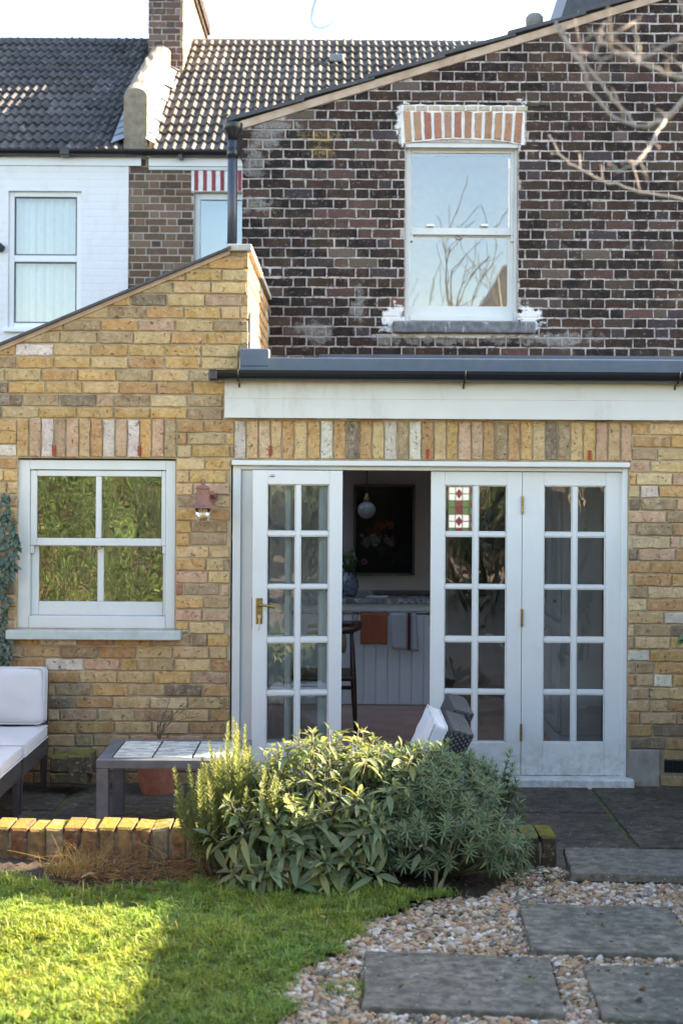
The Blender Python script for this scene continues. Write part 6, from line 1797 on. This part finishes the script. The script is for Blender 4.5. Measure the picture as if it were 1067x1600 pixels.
# ------------------------------------------------------------------ bare tree at the right, its branches reaching into view
rg = random.Random(29)
bt = thing('bare_tree', 'bare garden tree with pale twigs reaching across the dark brick wall', 'tree', (2.4, 3.3, .05))
BK = (.20, .165, .15)
m = MB(); m.tube([(2.4, 3.3, .05), (2.42, 3.35, .8), (2.36, 3.5, 1.7), (2.3, 3.7, 2.6), (2.2, 3.8, 3.6), (2.1, 3.8, 4.6)], [.09, .075, .065, .055, .04, .02], 12, col=BK); m.build('trunk', M['twig'], bt, smooth=True)
limbs = [  # (pixel, depth) way points of each visible branch
    ([(1130, 40, 3.9), (1075, 150, 4.0), (1040, 183, 4.05), (1012, 196, 4.1), (993, 197, 4.1), (960, 184, 4.1), (938, 160, 4.1), (922, 138, 4.1), (916, 118, 4.1), (900, 85, 4.1), (882, 60, 4.1), (866, 38, 4.1)], [.012, .010, .009, .007, .006, .0055, .005, .0048, .0046, .0045, .004, .003]),
    ([(993, 196, 4.1), (975, 172, 4.1), (950, 142, 4.1), (925, 112, 4.1), (905, 90, 4.1), (885, 62, 4.1), (868, 32, 4.1)], [.005, .005, .0048, .0046, .0042, .004, .003]),
    ([(1150, 335, 4.6), (1067, 312, 4.6), (1000, 298, 4.6), (950, 286, 4.6), (920, 272, 4.6), (890, 255, 4.6), (872, 238, 4.6), (857, 210, 4.6)], [.008, .006, .0055, .0048, .0044, .004, .0036, .0025]),
    ([(1040, 183, 4.05), (1022, 215, 3.9), (1010, 235, 3.85), (990, 258, 3.8), (968, 266, 3.8), (945, 264, 3.8)], [.006, .005, .0045, .004, .0035, .002]),
    ([(1140, 150, 3.3), (1067, 120, 3.3), (1040, 115, 3.3), (1020, 105, 3.3), (995, 98, 3.3), (998, 70, 3.3), (990, 45, 3.3)], [.008, .006, .0055, .005, .004, .0035, .002]),
    ([(1120, 80, 3.4), (1067, 60, 3.4), (1000, 90, 3.4), (960, 78, 3.4), (940, 62, 3.4), (920, 45, 3.4)], [.006, .005, .004, .0036, .003, .002]),
    ([(960, 78, 3.4), (945, 92, 3.4), (932, 92, 3.4), (935, 65, 3.4), (946, 33, 3.4)], [.003, .003, .003, .0025, .0018]),
    ([(1120, 60, 4.2), (1080, 40, 4.2), (1066, 20, 4.2), (1058, -8, 4.2)], [.006, .005, .0045, .004]),
    ([(1010, 235, 3.85), (1002, 255, 3.85), (1006, 270, 3.85)], [.003, .0025, .0015]),
]
for pts, rr_ in limbs:
    q = [(P(a, b_, y * .8)[0], y * .8, P(a, b_, y * .8)[1]) for a, b_, y in pts]
    if pts[0][0] > 1100: q = [(2.3, 3.7, 2.5 + rg.uniform(-.2, .6)), ((2.3 + q[0][0]) / 2, (3.7 + q[0][1]) / 2, q[0][2] - .05)] + q; rr_ = [.03, .02] + rr_
    qq, r2 = [], []
    for i in range(len(q) - 1):
        n2 = 4
        for t in range(n2):
            u = t / n2; a_, b2 = Vector(q[i]), Vector(q[i + 1])
            qq.append(a_.lerp(b2, u) + Vector((rg.gauss(0, .002), rg.gauss(0, .002), rg.gauss(0, .002))) * (1 if i > 1 or t else 0)); r2.append((rr_[i] * (1 - u) + rr_[i + 1] * u) * (.72 if (t == 0 and i > 2) else .55))
    qq.append(Vector(q[-1])); r2.append(rr_[-1])
    m = MB(); m.tube(qq, r2, 7, col=(.38, .33, .33))
    for t in range(6, len(qq) - 1, 5):
        dd = (qq[t + 1] - qq[t]).normalized(); e_ = qq[t] + (dd * .6 + Vector((rg.gauss(0, .5), rg.gauss(0, .5), rg.gauss(.3, .5)))) * rg.uniform(.015, .07)
        m.tube([qq[t], qq[t].lerp(e_, .6) + Vector((0, 0, .003)), e_], [.0022, .0016, .0010], 5, col=(.34, .27, .27)); m.tube([e_, e_ + dd * .006], [.0026, .001], 5, col=(.3, .2, .2))
    m.build('branch', M['twig'], bt, smooth=True)
for q in range(7):
    m = MB(); twig(m, (2.2, 3.75, 3.0 + q * .2), (rg.gauss(.5, .5), rg.gauss(-.6, .5), .8), rg.uniform(1, 1.6), .016, 3, BK, rg, .5); m.build('branch', M['twig'], bt)
# twig dangling at the very top
tp = [Vector((P(a, b_, 3.1)[0], 3.1, P(a, b_, 3.1)[1])) for a, b_ in ((506, -70), (497, -15), (489, 12), (487, 34), (500, 43), (518, 35), (531, 14), (526, 2))]
tq = []
for q in range(len(tp) - 1):
    a_, b_, c_, d_ = tp[max(0, q - 1)], tp[q], tp[q + 1], tp[min(len(tp) - 1, q + 2)]
    for t in (0, .25, .5, .75): tq.append(.5 * (2 * b_ + (c_ - a_) * t + (2 * a_ - 5 * b_ + 4 * c_ - d_) * t * t + (3 * b_ - a_ - 3 * c_ + d_) * t ** 3))
m = MB(); m.tube(tq, [.0042 - .0024 * k / len(tq) for k in range(len(tq))], 6, col=(.13, .13, .16)); m.build('branch', M['twig'], bt, smooth=True)

# ------------------------------------------------------------------ garden around the camera (seen in the window glass, shading the lawn)
def fence(x, y0, y1, h, label):
    t = thing('garden_fence', label, 'fence', (x, (y0 + y1) / 2, .0), 'fences down both sides of the garden')
    y = y0; k = 0
    while y < y1 - .05:
        y2 = min(y + 1.83, y1)
        m = MB(); m.box(x - .05, x + .05, y - .05, y + .05, -.1, h + .06); m.build('post', M['fencew'], t)
        yy = y + .05
        while yy < y2 - .05:
            m = MB(); m.box(x - .012, x + .012, yy, min(yy + .1494, y2 - .05), .05, h + (.006 if k % 2 else 0)); m.build('board', M['fencew'], t); yy += .15; k += 1
        y = y2
fence(3.0, -7.0, 8.996, 1.82, 'brown boarded fence closing the garden on the gravel side')
fence(-3.5, -7.0, 8.996, 1.8, 'brown boarded fence closing the garden on the lawn side')
rg = random.Random(91)
v, f = leaf_geo(1, .22, 3, .1, .3)
def big_bush(name, label, cx, cy, rx, ry, rz, zc, n, L0, L1, cols, dirf=None):
    t = thing(name, label, 'shrub', (cx, cy, .05), 'shrubs across the garden')
    b, c = [], []
    for q in range(n):
        while True:
            p = Vector((rg.uniform(-1, 1), rg.uniform(-1, 1), rg.uniform(-1, 1)))
            if .35 < p.length < 1.0 + .12 * math.sin(7 * p.x + 5 * p.z): break
        pos = Vector((cx + p.x * rx, cy + p.y * ry, max(.1, zc + p.z * rz)))
        d = Vector((rg.gauss(0, 1), rg.gauss(.2, 1), rg.gauss(-.3, .8))).normalized(); L = rg.uniform(L0, L1)
        b.append((frame_from(d, Vector((0, .5, 1))) @ Matrix.Diagonal((L, L, L)), pos)); c.append(rotvar(rg.choice(cols), rg, .35))
    joined('foliage', [(v, f)], [b], [c], M['leafy'], t)
    m = MB(); m.tube([(cx, cy, .0), (cx + .05, cy, zc)], [.06, .03], 8, col=(.1, .08, .05)); m.build('trunk', M['twig'], t)
GC = [(.055, .13, .028), (.085, .165, .035), (.03, .07, .018), (.15, .19, .06), (.10, .075, .04), (.02, .04, .014), (.02, .035, .014)]
for k, (cx, cy, rx, ry, rz, zc, n, lab) in enumerate(((-4.6, -2.4, 1.5, .8, 1.7, 1.7, 5200, 'tall bamboo-like shrub reflected in the ground floor window, farthest from the gravel'), (-3.0, -1.8, 1.0, .7, 1.5, 1.4, 3600, 'leafy shrub reflected in the middle of the ground floor window'), (-2.0, -2.4, 1.0, .7, 1.8, 1.7, 3600, 'arching shrub reflected at the door side of the ground floor window'), (.3, -3.4, 1.2, .7, 1.35, 1.3, 2600, 'round shrub behind the lawn, reflected in the open door leaf'), (2.0, -2.8, 1.0, .7, 1.5, 1.45, 3000, 'leafy shrub reflected in the closed glazed doors'))):
    big_bush('garden_shrub', lab, cx, cy, rx, ry, rz, zc, n, .09, .2, GC)
for cy, lab in ((2.2, 'shrub trained on the lawn side fence, nearest the house'), (.2, 'shrub trained on the lawn side fence, middle of three'), (-1.8, 'shrub trained on the lawn side fence, farthest from the house')):
    big_bush('fence_shrub', lab, -3.1, cy, .42, 1.25, 1.35, 1.25, 3800, .07, .16, GC)
for k, (x, y, h, lab) in enumerate(((2.6, -10, 6.5, 'bare tree reflected in the middle of the upstairs window'), (1.6, -11, 5.8, 'slim bare tree reflected at the edge of the upstairs window'), (4.6, -14, 5.0, 'short bare tree reflected near the roof in the upstairs window'))):
    t = thing('bare_tree', lab, 'tree', (x, y, 0), 'bare trees at the end of the garden'); m = MB()
    m.tube([(x, y, 0), (x + .05, y, h * .3), (x, y, h * .55), (x + .08, y, h * .8)], [.10, .08, .06, .03], 9, col=(.014, .012, .011)); m.build('trunk', M['twig'], t, smooth=True)
    for q in range(9):
        m = MB(); twig(m, (x + .03, y, h * (.4 + .05 * q)), (rg.gauss(0, .6), rg.gauss(0, .4), 1), rg.uniform(1.2, 2.4), .03, 2, (.014, .012, .011), rg, .4, minr=.008); m.build('branch', M['twig'], t)
hs = thing('far_house', 'brown gabled house across the gardens, reflected in the upstairs window', 'house', (8, -28, 0))
m = MB(); m.box(5.0, 16, -32, -26, -.1, 7.6); m.build('wall', M['slate'], hs)
m = MB(); m.add([(4.8, -25.8, 7.6), (16.2, -25.8, 7.6), (15, -29, 9.6), (5.9, -29, 9.6), (16.2, -32.2, 7.6), (4.8, -32.2, 7.6)], [(0, 1, 2, 3), (3, 2, 4, 5), (0, 3, 5), (1, 4, 2)]); m.build('roof', M['slate'], hs)
print('objects', len(bpy.data.objects))
